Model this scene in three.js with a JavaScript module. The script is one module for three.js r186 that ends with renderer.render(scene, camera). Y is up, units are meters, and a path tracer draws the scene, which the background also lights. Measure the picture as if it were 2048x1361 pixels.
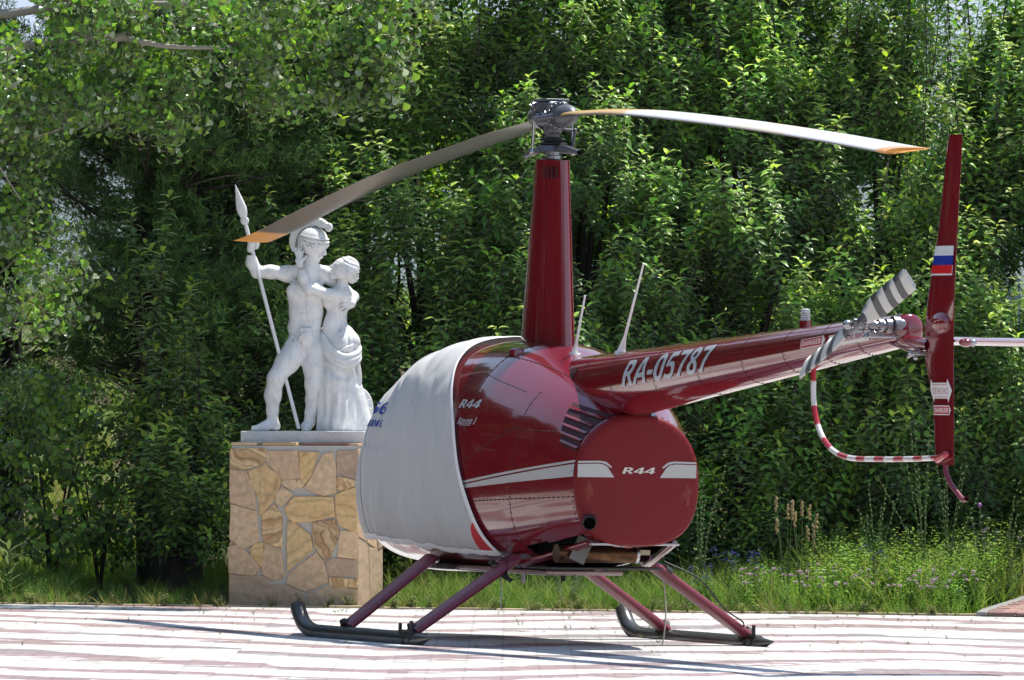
import * as THREE from 'three';
import { mergeGeometries, mergeVertices } from 'three/addons/utils/BufferGeometryUtils.js';
import { RoundedBoxGeometry } from 'three/addons/geometries/RoundedBoxGeometry.js';
import { ImprovedNoise } from 'three/addons/math/ImprovedNoise.js';

// ---------------------------------------------------------------- camera, sky, sun, exposure
const scene = new THREE.Scene();
const camera = new THREE.PerspectiveCamera(4.4164, 1024 / 680, 1, 40000);
camera.position.set(0, 1.43, 0);
camera.rotation.x = Math.atan((809 - 680.5) / 17650);
const SUN = new THREE.Vector3(0.37, 1, -0.27).normalize();
{                                                     // pale summer sky: hazy and bright low down, bluer overhead
  const W = 64, H = 256, d = new Float32Array(W * H * 4);
  for (let y = 0; y < H; y++) for (let x = 0; x < W; x++) { const up = Math.max(0, Math.sin(((y + 0.5) / H - 0.5) * Math.PI)), t = Math.pow(up, 0.5), k = (y * W + x) * 4; d[k] = 0.56 + (0.15 - 0.56) * t; d[k + 1] = 0.65 + (0.25 - 0.65) * t; d[k + 2] = 0.77 + (0.44 - 0.77) * t; d[k + 3] = 1; }
  const t = new THREE.DataTexture(d, W, H, THREE.RGBAFormat, THREE.FloatType); t.mapping = THREE.EquirectangularReflectionMapping; t.magFilter = THREE.LinearFilter; t.needsUpdate = true;
  scene.background = t; scene.environment = t;
}
const sun = new THREE.DirectionalLight(new THREE.Color(1, 0.955, 0.88), 4.6);
sun.name = 'sun';
sun.position.set(0, 0, -56).addScaledVector(SUN, 120);
sun.target.position.set(0, 0, -56);
sun.castShadow = true;
sun.shadow.mapSize.set(4096, 4096);
Object.assign(sun.shadow.camera, { left: -14, right: 14, top: 14, bottom: -14, near: 10, far: 260 });
scene.add(sun, sun.target);
scene.fog = new THREE.FogExp2(new THREE.Color(0.78, 0.87, 1.0), 0.00003);
const renderer = new THREE.WebGLRenderer({ antialias: true });
renderer.toneMapping = THREE.LinearToneMapping;
renderer.toneMappingExposure = 1.6;
renderer.shadowMap.enabled = true;

// ---------------------------------------------------------------- helpers
const V = (x, y, z) => new THREE.Vector3(x, y, z);
const rng = (s) => () => { s |= 0; s = (s + 0x6d2b79f5) | 0; let t = Math.imul(s ^ (s >>> 15), 1 | s); t = (t + Math.imul(t ^ (t >>> 7), 61 | t)) ^ t; return ((t ^ (t >>> 14)) >>> 0) / 4294967296; };
const PN = new ImprovedNoise();
const noise = (x, y, z = 0.37) => PN.noise(x, y, z);
const fbm = (x, y, z = 0.37, o = 4) => { let a = 0.5, s = 0; for (let i = 0; i < o; i++) { s += a * PN.noise(x, y, z + i * 7.3); x *= 2.03; y *= 2.03; z *= 2.03; a *= 0.5; } return s; };
const clamp = (x, a = 0, b = 1) => Math.min(b, Math.max(a, x));
const lerp = (a, b, t) => a + (b - a) * t;
const smooth = (a, b, x) => { const t = clamp((x - a) / (b - a)); return t * t * (3 - 2 * t); };
const taken = new Map();
function numbered(n) { const k = taken.get(n) ?? 0; taken.set(n, k + 1); return k ? `${n}_${String(k).padStart(3, '0')}` : n; }
function shade(o) { o.traverse((m) => { if (m.isMesh) { m.castShadow = true; m.receiveShadow = true; } }); return o; }
function tag(o, label, category, group, kind) {
  if (label) o.userData.label = label;
  if (category) o.userData.category = category;
  if (group) o.userData.group = group;
  if (kind) o.userData.kind = kind;
  return o;
}
function thing(name, label, category, pos = [0, 0, 0], turn = 0, group) {
  const o = new THREE.Group(); o.name = numbered(name); o.position.set(...pos); o.rotation.y = turn; scene.add(o);
  return tag(o, label, category, group);
}
function part(parent, name, geo, mat, label) {
  if (Array.isArray(geo)) geo = join(geo);
  const turn = parent?.turned;                        // a turned assembly: its pieces become children of the thing itself
  if (turn) { geo = geo.clone().applyMatrix4(turn); if (!parent.isObject3D) parent = parent.of; }
  const m = new THREE.Mesh(geo, mat); if (turn) m.turned = turn; m.name = numbered(name); m.castShadow = m.receiveShadow = true; (parent ?? scene).add(m);
  if (label) m.userData.label = label;
  if (['flowers', 'buds', 'seed_heads', 'tip_screws', 'leg_clip', 'hair_curls', 'dead_twigs'].includes(name)) m.userData.kind = 'stuff';   // too small to pick apart
  return m;
}
function join(list) {
  const keep = list.some((g) => g.attributes.color);
  list = list.map((g) => {
    g = g.index ? g.toNonIndexed() : g;
    for (const k of Object.keys(g.attributes)) if (!['position', 'normal', 'uv', 'color'].includes(k)) g.deleteAttribute(k);
    if (!g.attributes.uv) g.setAttribute('uv', new THREE.BufferAttribute(new Float32Array(g.attributes.position.count * 2), 2));
    if (!g.attributes.normal) g.computeVertexNormals();
    if (keep && !g.attributes.color) g.setAttribute('color', new THREE.BufferAttribute(new Float32Array(g.attributes.position.count * 3).fill(1), 3));
    return g;
  });
  return mergeGeometries(list);
}
const bx = (w, h, d, x = 0, y = 0, z = 0, r = 0) => (r ? new RoundedBoxGeometry(w, h, d, 2, r) : new THREE.BoxGeometry(w, h, d)).translate(x, y, z);
const ball = (r, x, y, z, sx = 1, sy = 1, sz = 1, a = 20, b = 14) => new THREE.SphereGeometry(r, a, b).scale(sx, sy, sz).translate(x, y, z);
function rod(a, b, r0, r1 = r0, seg = 12, open = false) {
  const d = b.clone().sub(a), g = new THREE.CylinderGeometry(r1, r0, d.length(), seg, 1, open);
  return g.applyQuaternion(new THREE.Quaternion().setFromUnitVectors(V(0, 1, 0), d.clone().normalize())).translate((a.x + b.x) / 2, (a.y + b.y) / 2, (a.z + b.z) / 2);
}
const curve = (pts, t = 0.5) => new THREE.CatmullRomCurve3(pts.map((p) => (p.isVector3 ? p : V(...p))), false, 'catmullrom', t);
const tube = (pts, r, n = 24, seg = 8) => new THREE.TubeGeometry(curve(pts), n, r, seg);
function taperTube(pts, rf, n = 24, seg = 8) {        // a tube whose radius follows rf(t)
  const c = curve(pts), g = new THREE.TubeGeometry(c, n, 1, seg), p = g.attributes.position;
  for (let i = 0; i <= n; i++) {
    const o = c.getPointAt(i / n), r = rf(i / n);
    for (let j = 0; j <= seg; j++) { const k = i * (seg + 1) + j; p.setXYZ(k, o.x + (p.getX(k) - o.x) * r, o.y + (p.getY(k) - o.y) * r, o.z + (p.getZ(k) - o.z) * r); }
  }
  return g;
}
function grid(nu, nv, fn, keep, closeV = false) {     // a sheet fn(u, v) -> [x, y, z], faces optionally left out
  const p = [], uv = [], idx = [];
  for (let i = 0; i <= nu; i++) for (let j = 0; j <= nv; j++) { p.push(...fn(i / nu, j / nv)); uv.push(i / nu, j / nv); }
  for (let i = 0; i < nu; i++) for (let j = 0; j < nv; j++) {
    if (keep && !keep((i + 0.5) / nu, (j + 0.5) / nv)) continue;
    const a = i * (nv + 1) + j, b = a + nv + 1;
    idx.push(a, b, a + 1, b, b + 1, a + 1);
  }
  const g = new THREE.BufferGeometry();
  g.setAttribute('position', new THREE.Float32BufferAttribute(p, 3)); g.setAttribute('uv', new THREE.Float32BufferAttribute(uv, 2)); g.setIndex(idx); g.computeVertexNormals();
  if (closeV) {                                       // even out the normals along the seam
    const n = g.attributes.normal;
    for (let i = 0; i <= nu; i++) { const a = i * (nv + 1), b = a + nv, s = V(n.getX(a) + n.getX(b), n.getY(a) + n.getY(b), n.getZ(a) + n.getZ(b)).normalize(); n.setXYZ(a, s.x, s.y, s.z); n.setXYZ(b, s.x, s.y, s.z); }
  }
  return g;
}
function interp(T, z, k) {                            // monotone cubic through the rows of a table, first column the key
  let i = 0; while (i < T.length - 2 && z > T[i + 1][0]) i++;
  const s = (j) => (T[j + 1][k] - T[j][k]) / (T[j + 1][0] - T[j][0]);
  const m = (j) => { if (j <= 0) return s(0); if (j >= T.length - 1) return s(T.length - 2); const a = s(j - 1), b = s(j); return a * b <= 0 ? 0 : (2 * a * b) / (a + b); };
  const h = T[i + 1][0] - T[i][0], t = clamp((z - T[i][0]) / h), t2 = t * t, t3 = t2 * t;
  return (2 * t3 - 3 * t2 + 1) * T[i][k] + (t3 - 2 * t2 + t) * h * m(i) + (3 * t2 - 2 * t3) * T[i + 1][k] + (t3 - t2) * h * m(i + 1);
}
function dataTex(w, h, fn, srgb = true, linear = false) {           // fn(x, y) -> [r, g, b] 0..1 (linear values when linear)
  const d = new Uint8Array(w * h * 4), e = (c) => (linear ? (c <= 0.0031308 ? c * 12.92 : 1.055 * c ** (1 / 2.4) - 0.055) : c);
  for (let y = 0; y < h; y++) for (let x = 0; x < w; x++) { const c = fn(x, y), k = (y * w + x) * 4; for (let i = 0; i < 3; i++) d[k + i] = 255 * clamp(e(c[i])); d[k + 3] = 255; }
  const t = new THREE.DataTexture(d, w, h); t.wrapS = t.wrapT = THREE.RepeatWrapping; t.magFilter = THREE.LinearFilter; t.minFilter = THREE.LinearMipmapLinearFilter; t.generateMipmaps = true;
  if (srgb) t.colorSpace = THREE.SRGBColorSpace; t.needsUpdate = true; return t;
}
const rgb = (r, g, b) => new THREE.Color().setRGB(r, g, b);
const mat = (c, o = {}) => new THREE.MeshPhysicalMaterial({ color: Array.isArray(c) ? rgb(...c) : c, roughness: 0.6, side: THREE.DoubleSide, ...o });
function canvasMat(w, h, draw, o = {}) {              // flat print: lettering and stickers
  const c = document.createElement('canvas'); c.width = w; c.height = h; draw(c.getContext('2d'), w, h);
  const t = new THREE.CanvasTexture(c); t.colorSpace = THREE.SRGBColorSpace;
  return new THREE.MeshPhysicalMaterial({ map: t, transparent: true, roughness: 0.3, clearcoat: 0.5, clearcoatRoughness: 0.1, side: THREE.DoubleSide, polygonOffset: true, polygonOffsetFactor: -1, ...o });
}
function lettering(ctx, text, w, h, color, font, skew = 0, fill = 0.96, tall = 1) {
  ctx.save(); ctx.font = font; ctx.textAlign = 'center'; ctx.textBaseline = 'middle'; ctx.fillStyle = color;
  const m = ctx.measureText(text).width; ctx.translate(w / 2, h / 2); ctx.transform(1, 0, skew, 1, 0, 0); ctx.scale((w * fill - Math.abs(skew) * h * 0.7) / m, tall); ctx.fillText(text, 0, 0); ctx.restore();
}
// surface nets: a smooth mesh of the zero level of f
function nets(f, lo, hi, c) {
  const n = [0, 1, 2].map((k) => Math.ceil((hi[k] - lo[k]) / c) + 1), [nx, ny, nz] = n, val = new Float32Array(nx * ny * nz), at = (i, j, k) => (k * ny + j) * nx + i;
  const B = 4;                                        // blocks far from the surface are filled from one sample
  for (let K = 0; K < nz; K += B) for (let J = 0; J < ny; J += B) for (let I = 0; I < nx; I += B) {
    const mid = f(lo[0] + (I + 1.5) * c, lo[1] + (J + 1.5) * c, lo[2] + (K + 1.5) * c), far = Math.abs(mid) > 4.6 * c;
    for (let k = K; k < Math.min(nz, K + B); k++) for (let j = J; j < Math.min(ny, J + B); j++) for (let i = I; i < Math.min(nx, I + B); i++) val[at(i, j, k)] = far ? mid : f(lo[0] + i * c, lo[1] + j * c, lo[2] + k * c);
  }
  const id = new Int32Array(nx * ny * nz).fill(-1), pos = [], idx = [], E = [[0, 1], [0, 2], [0, 4], [1, 3], [1, 5], [2, 3], [2, 6], [3, 7], [4, 5], [4, 6], [5, 7], [6, 7]];
  const off = [...Array(8)].map((_, q) => [q & 1, (q >> 1) & 1, q >> 2]);
  for (let k = 0; k < nz - 1; k++) for (let j = 0; j < ny - 1; j++) for (let i = 0; i < nx - 1; i++) {
    const v = off.map(([a, b, d]) => val[at(i + a, j + b, k + d)]); let neg = 0; for (const x of v) neg += x < 0;
    if (!neg || neg === 8) continue;
    let x = 0, y = 0, z = 0, m = 0;
    for (const [a, b] of E) { if (v[a] < 0 === v[b] < 0) continue; const t = v[a] / (v[a] - v[b]); x += lerp(off[a][0], off[b][0], t); y += lerp(off[a][1], off[b][1], t); z += lerp(off[a][2], off[b][2], t); m++; }
    id[at(i, j, k)] = pos.length / 3; pos.push(lo[0] + (i + x / m) * c, lo[1] + (j + y / m) * c, lo[2] + (k + z / m) * c);
  }
  const quad = (a, b, d, e, flip) => { if (a < 0 || b < 0 || d < 0 || e < 0) return; flip ? idx.push(a, d, b, a, e, d) : idx.push(a, b, d, a, d, e); };
  for (let k = 1; k < nz - 1; k++) for (let j = 1; j < ny - 1; j++) for (let i = 1; i < nx - 1; i++) {
    const s = val[at(i, j, k)] < 0;
    if (s !== val[at(i + 1, j, k)] < 0) quad(id[at(i, j - 1, k - 1)], id[at(i, j, k - 1)], id[at(i, j, k)], id[at(i, j - 1, k)], !s);
    if (s !== val[at(i, j + 1, k)] < 0) quad(id[at(i - 1, j, k - 1)], id[at(i - 1, j, k)], id[at(i, j, k)], id[at(i, j, k - 1)], !s);
    if (s !== val[at(i, j, k + 1)] < 0) quad(id[at(i - 1, j - 1, k)], id[at(i, j - 1, k)], id[at(i, j, k)], id[at(i - 1, j, k)], !s);
  }
  const g = new THREE.BufferGeometry(); g.setAttribute('position', new THREE.Float32BufferAttribute(pos, 3)); g.setIndex(idx); g.computeVertexNormals();
  return g;
}
function instances(parent, name, geo, material, placed, kind) {     // placed: [Matrix4, Color?]
  const m = new THREE.InstancedMesh(geo, material, placed.length); m.name = numbered(name);
  placed.forEach(([x, c], i) => { m.setMatrixAt(i, x); if (c) m.setColorAt(i, c); });
  m.castShadow = m.receiveShadow = true; (parent ?? scene).add(m); if (kind) m.userData.kind = kind; return m;
}
const M4 = new THREE.Matrix4();
function pose(p, dir, spin, s) {                      // matrix that turns +y to dir, spun about it
  const q = new THREE.Quaternion().setFromUnitVectors(V(0, 1, 0), dir.clone().normalize()).multiply(new THREE.Quaternion().setFromAxisAngle(V(0, 1, 0), spin));
  return new THREE.Matrix4().compose(p, q, Array.isArray(s) ? V(...s) : V(s, s, s));
}

// ---------------------------------------------------------------- ground
const SLOPE = -Math.tan((0.8 * Math.PI) / 180);       // the square falls gently to the right
const EDGE = (x) => -61.15 - 0.06 * x + 0.03 * Math.sin(x * 1.7);
function groundY(x, z) {
  const base = SLOPE * clamp(x, -14, 14) - 0.012;
  const back = -z - 64, bank = 2.3 * smooth(1.5, 17, back) + 0.12 * fbm(x * 0.35, z * 0.35) * smooth(-2, 2, back);
  const side = 0.10 * smooth(0.2, 2.4, -z - 61.3) * (0.5 + 0.5 * smooth(0.5, 3.2, x));
  return base + (z < -61 ? bank * smooth(0, 400, 400 - Math.abs(x)) + side : 0);
}
{
  const axis = (near, far, step) => { const a = []; for (let v = 0; v <= near; v += step) a.push(v); let v = near, d = step; while (v < far) { d *= 1.35; v += d; a.push(v); } return a; };
  const xs = axis(16, 20000, 0.4), X = [...xs.slice(1).map((v) => -v).reverse(), ...xs], zs = axis(24, 20000, 0.3), Z = [...zs.slice(1).map((v) => -60 - v).reverse(), ...zs.map((v) => -60 + v)];
  const tex = dataTex(1024, 1024, (x, y) => {
    const t = fbm(x / 60, y / 60, 1.7, 5) + 0.35 * noise(x / 4, y / 4, 9), u = clamp(0.5 + 1.3 * t), w = clamp(0.5 + 1.6 * fbm(x / 190, y / 190, 5.1, 3));
    const g = [lerp(0.04, 0.1, u), lerp(0.08, 0.17, u), lerp(0.012, 0.03, u)], b = [lerp(0.05, 0.13, u), lerp(0.04, 0.1, u), lerp(0.02, 0.05, u)];
    return g.map((c, i) => lerp(b[i], c, smooth(0.3, 0.7, w)));
  }, true, true);
  const g = grid(X.length - 1, Z.length - 1, (u, v) => { const x = X[Math.round(u * (X.length - 1))], z = Z[Math.round(v * (Z.length - 1))]; return [x, groundY(x, z), z]; });
  const uv = g.attributes.uv, p = g.attributes.position; for (let i = 0; i < p.count; i++) uv.setXY(i, p.getX(i) / 5.5, p.getZ(i) / 5.5);
  tag(part(null, 'ground', g, mat([1, 1, 1], { map: tex, roughness: 0.95, bumpMap: tex, bumpScale: 0.03 })), null, null, null, 'structure');
}
// the square: red pavers, painted over in wide worn white chevrons
{
  const S = 1024, L = 12, m = (v) => (v / S) * L;
  const tone = []; const r0 = rng(5); for (let i = 0; i < 60 * 120; i++) tone.push(r0());
  const tex = dataTex(S, S, (px, py) => {
    const x = m(px), y = m(py), row = Math.floor(y / 0.1), fx = (x / 0.2 + (row % 2) * 0.5) % 60, col = Math.floor(fx), t = tone[(row % 120) * 60 + (col % 60)];
    const jx = Math.min(fx - col, 1 - fx + col) * 0.2, jy = Math.min(y / 0.1 - row, 1 - y / 0.1 + row) * 0.1, joint = smooth(0.002, 0.006, Math.min(jx, jy));
    const zig = Math.abs(((x / 6 + 0.37) % 1) * 2 - 1) * 3, n = 0.5 * noise(x * 0.33 + 3, y * 0.33, 2.2) + 0.16 * noise(x * 1.4 + 3, y * 1.4, 4.2);
    const band = ((((y + zig) / 2 + n) % 1) + 1) % 1;
    const rag = 0.24 * noise(x * 3, y * 3, 8.1) + 0.16 * noise(x * 9, y * 9, 3.1) + 0.14 * (t - 0.5);
    let w = smooth(0.29, 0.37, band + rag) * (1 - smooth(0.95, 1.0, band + rag * 0.5));
    const wear = fbm(px / 13, py / 13, 3.3, 3) + 0.5 * noise(px / 2.5, py / 2.5, 4.4);
    w = Math.max(w * smooth(-0.6, -0.25, wear - (t - 0.5) * 0.1), 0.55 * smooth(0.25, 0.6, wear));
    const g = 0.85 + 0.34 * fbm(px / 45, py / 45, 7.7, 3), q = smooth(0.0, 0.4, noise(x * 0.9, y * 0.9, 6.6)), brick = [lerp(lerp(0.27, 0.38, t), 0.28, q) * g, lerp(lerp(0.19, 0.26, t), 0.25, q) * g, lerp(lerp(0.19, 0.26, t), 0.255, q) * g], paint = [0.66 * g, 0.645 * g, 0.62 * g];
    return brick.map((c, i) => lerp(c, paint[i], w) * lerp(0.55, 1, joint));
  }, true, true);
  const g = grid(90, 40, (u, v) => { const x = lerp(-45, 45, u), z = lerp(EDGE(clamp(x, -6, 6)), 30, v); return [x, SLOPE * clamp(x, -14, 14), z]; });
  const uv = g.attributes.uv, p = g.attributes.position; for (let i = 0; i < p.count; i++) uv.setXY(i, p.getX(i) / L + 0.13, p.getZ(i) / L + 0.31);
  tag(part(null, 'paving', g, mat([1, 1, 1], { map: tex, roughness: 0.62 })), null, null, null, 'structure');
  // sandy edging course along the verge, cut in single stones
  const eg = new THREE.Group(); eg.name = 'edging'; tag(eg, null, null, null, 'structure'); scene.add(eg);
  const r = rng(77), mats = [mat([0.42, 0.34, 0.2], { roughness: 0.9 }), mat([0.5, 0.4, 0.27], { roughness: 0.9 }), mat([0.36, 0.27, 0.18], { roughness: 0.9 })], geos = [bx(0.385, 0.03, 0.1, 0, 0, 0, 0.006), bx(0.37, 0.034, 0.11, 0, 0, 0, 0.006)];
  for (let x = -4.6; x < 4.6; x += 0.39) { const s = part(eg, 'edging_stone', geos[Math.floor(r() * 2)], mats[Math.floor(r() * 3)]); s.position.set(x, SLOPE * x - 0.004 + r() * 0.006, EDGE(x) - 0.055 + (r() - 0.5) * 0.02); s.rotation.set(0, 0.06 + (r() - 0.5) * 0.06, SLOPE); }
}
// brick path that climbs away at the right, with its kerb
{
  const pg = new THREE.Group(); pg.name = 'path'; tag(pg, null, null, null, 'structure'); scene.add(pg);
  const r = rng(31), mats = [[0.3, 0.16, 0.14], [0.34, 0.19, 0.16], [0.27, 0.16, 0.14], [0.37, 0.22, 0.19]].map((c) => mat(c, { roughness: 0.85 }));
  const left = (z) => 3.26 + 0.55 * smooth(0, 1, (-61.3 - z) / 3) ** 0.75, top = (x, z) => SLOPE * x + 0.015 + 0.13 * smooth(-60.6, -65, z);
  const brick = bx(0.19, 0.06, 0.09, 0, 0, 0, 0.008);
  part(pg, 'path_bed', grid(20, 16, (u, v) => { const z = lerp(-61.25, -65.5, v), x = lerp(left(z), 6.5, u); return [x, top(x, z) - 0.012, z]; }), mat([0.16, 0.13, 0.11], { roughness: 0.95 }));
  let k = 0;
  for (let z = -61.32; z > -64.2; z -= 0.1, k++) for (let x = left(z) + 0.14 + (k % 2) * 0.1; x < 4.2; x += 0.2) { const b = part(pg, 'brick', brick, mats[Math.floor(r() * 4)]); b.position.set(x, top(x, z) - 0.022 + (r() - 0.5) * 0.006, z); b.rotation.set(Math.atan((top(x, z - 0.05) - top(x, z + 0.05)) / 0.1), 0, SLOPE); }
  const kerb = mat([0.26, 0.25, 0.24], { roughness: 0.9 });
  for (let i = 0; i < 8; i++) { const z = -61.3 - i * 0.42, z1 = z - 0.4, a = V(left(z), top(left(z), z), z), b = V(left(z1), top(left(z1), z1), z1), s = part(pg, 'kerb_stone', bx(0.07, 0.1, a.distanceTo(b), 0, 0, 0, 0.012), kerb); s.position.copy(a).lerp(b, 0.5).y -= 0.04; s.lookAt(b.x, b.y - 0.04, b.z); }
}
// hazy hills right round the valley
{
  const g = grid(160, 14, (u, v) => {
    const a = u * Math.PI * 2, r = lerp(16000, 22000, v), h = 860 + 400 * fbm(Math.cos(a) * 2.1 + 5, Math.sin(a) * 2.1, 0.8, 3) + 180 * fbm(Math.cos(a) * 14, Math.sin(a) * 14, 2.8, 3);
    return [Math.cos(a) * r, -3 + (h + 30) * Math.sin(v * Math.PI * 0.5) + 60 * fbm(Math.cos(a) * 40, Math.sin(a) * 40, v * 6, 3) * v, -60 + Math.sin(a) * r];
  }, null, true);
  tag(part(null, 'hills', g, mat([0.07, 0.1, 0.06], { roughness: 1 })), null, null, null, 'structure');
}
// ---------------------------------------------------------------- helicopter (own axes: +x starboard, +y up, +z aft; mast at the origin)
const PAINT = { clearcoat: 1, clearcoatRoughness: 0.025, ior: 1.75, roughness: 0.14, metalness: 0.0 };
const fl = dataTex(512, 512, (x, y) => { const v = 0.5 + 0.22 * fbm(x / 70, y / 70, 3, 4); return [v, v, v]; }, false);
fl.repeat.set(2, 2);
const M = {
  red: mat([0.18, 0.004, 0.012], { ...PAINT, bumpMap: fl, bumpScale: 0.0008 }),
  redPlain: mat([0.18, 0.004, 0.012], PAINT),
  panel: mat([0.18, 0.006, 0.009], { roughness: 0.5, specularIntensity: 0.5, clearcoat: 0.08, clearcoatRoughness: 0.3 }),
  plum: mat([0.17, 0.012, 0.032], { roughness: 0.42, clearcoat: 0.35, clearcoatRoughness: 0.35 }),
  seam: mat([0.04, 0.004, 0.006], { roughness: 0.6 }),
  black: mat([0.012, 0.012, 0.013], { roughness: 0.5 }),
  skid: mat([0.035, 0.037, 0.036], { roughness: 0.38, clearcoat: 0.4, clearcoatRoughness: 0.3 }),
  dark: mat([0.006, 0.005, 0.005], { roughness: 0.9 }),
  gunmetal: mat([0.13, 0.135, 0.15], { roughness: 0.48, metalness: 0.6 }),
  steel: mat([0.42, 0.42, 0.43], { roughness: 0.26, metalness: 0.9 }),
  rubber: mat([0.02, 0.02, 0.021], { roughness: 0.7 }),
  silver: mat([0.5, 0.49, 0.47], { roughness: 0.3, ior: 1.6, clearcoat: 0.6 }),
  white: mat([0.78, 0.78, 0.76], { roughness: 0.35, clearcoat: 0.4 }),
  rope: mat([0.6, 0.58, 0.54], { roughness: 0.9 }),
  pan: mat([0.34, 0.2, 0.19], { roughness: 0.3, clearcoat: 1, ior: 1.8 }),  // red underside, with the bright ground's reflection mixed into the colour
};
const HELI = { pos: [(76 / 17650) * 53, 0, -53], yaw: (22 * Math.PI) / 180, roll: (-0.8 * Math.PI) / 180 };
const place = (o) => { o.position.set(...HELI.pos); o.rotation.set(0, HELI.yaw, HELI.roll, 'ZYX'); return o; };
const heli = place(thing('helicopter', 'dark red two-blade helicopter parked on striped paving, its nose under a white cover', 'helicopter'));

// body: superellipse sections  z, half width, centre, height above, depth below, exponents above and below
const BODY = [
  [-2.33, 0.0, 0.93, 0.0, 0.0, 2.1, 2.1], [-2.29, 0.15, 0.93, 0.14, 0.13, 2.1, 2.2], [-2.2, 0.28, 0.93, 0.27, 0.24, 2.15, 2.3], [-2.05, 0.41, 0.93, 0.44, 0.36, 2.2, 2.5],
  [-1.85, 0.515, 0.935, 0.585, 0.45, 2.3, 2.7], [-1.55, 0.61, 0.94, 0.73, 0.495, 2.35, 2.9], [-1.2, 0.645, 0.95, 0.81, 0.512, 2.45, 3.0], [-0.8, 0.65, 0.95, 0.855, 0.515, 2.45, 3.0],
  [-0.3, 0.65, 0.95, 0.865, 0.515, 2.4, 3.0], [0.1, 0.645, 0.95, 0.845, 0.512, 2.4, 3.0], [0.5, 0.595, 0.96, 0.74, 0.5, 2.4, 2.9], [0.9, 0.51, 0.975, 0.58, 0.45, 2.5, 2.8], [1.3, 0.387, 0.993, 0.38, 0.385, 2.15, 2.75],
];
const sec = (z) => [1, 2, 3, 4, 5, 6].map((k) => interp(BODY, z, k));
function bodyPt(z, th, off = 0) {                     // th: 0 starboard, 90 degrees top
  const [w, yc, ht, hb, nt, nb] = sec(z), c = Math.cos(th), s = Math.sin(th), n = s >= 0 ? nt : nb, h = (s >= 0 ? ht : hb) + off;
  return [(w + off) * Math.sign(c) * Math.abs(c) ** (2 / n), yc + h * Math.sign(s) * Math.abs(s) ** (2 / n), z];
}
function bodyX(z, y) { const [w, yc, ht, hb, nt, nb] = sec(z), h = y > yc ? ht : hb, n = y > yc ? nt : nb; return w * Math.max(0, 1 - Math.abs((y - yc) / Math.max(h, 1e-6)) ** n) ** (1 / n); }
const zOf = (u, a = -2.33, b = 1.3) => a + (b - a) * (u < 0.25 ? (1 - Math.cos(u * 4 * Math.PI / 2)) * 0.25 : u);
{
  const open = (z, th) => z > 0.66 && z < 1.24 && th > Math.PI * 1.5 - 0.72 - 0.1 * (1.3 - z) && th < Math.PI * 1.5 + 0.72 + 0.1 * (1.3 - z);
  part(heli, 'fuselage', grid(110, 128, (u, v) => bodyPt(zOf(u), v * Math.PI * 2), (u, v) => !open(zOf(u), v * Math.PI * 2), true), M.red);
}
// a strip of the port or starboard side between two height lines, laid just off the skin
function sideStrip(name, z0, z1, lo, hi, m, off = 0.003, side = -1, nu = 48, nv = 6, parent = heli) {
  return part(parent, name, grid(nu, nv, (u, v) => {
    const z = lerp(z0, z1, u), y = lerp(lo(z), hi(z), v), x = bodyX(z, y), dx = (bodyX(z + 0.01, y) - bodyX(z - 0.01, y)) / 0.02, dy = (bodyX(z, y + 0.01) - bodyX(z, y - 0.01)) / 0.02, q = off / Math.hypot(1, dx, dy);
    return [side * (x + q), y - dy * q, z - dx * q];
  }), m);
}
for (const s of [-1, 1]) {
  sideStrip('side_stripe', -0.6, 1.285, (z) => 0.908 + 0.078 * z, (z) => 0.921 + 0.126 * z, M.silver, 0.003, s);
  sideStrip('side_stripe', -0.6, 1.285, (z) => 0.93 + 0.126 * z, (z) => 0.945 + 0.125 * z, M.silver, 0.003, s);
}
sideStrip('model_number', -0.075, 0.25, () => 1.385, () => 1.462, canvasMat(512, 160, (c, w, h) => lettering(c, 'R44', w, h, '#b9bcc0', 'bold 120px sans-serif', -0.32, 0.98, 1.25)));
sideStrip('model_name', -0.02, 0.25, () => 1.287, () => 1.357, canvasMat(512, 150, (c, w, h) => { lettering(c, 'Raven I', w, h, '#b9bcc0', 'bold italic 108px serif', -0.25, 0.98, 1.1); c.fillStyle = '#b9bcc0'; c.fillRect(90, 124, 300, 8); }));
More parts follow.
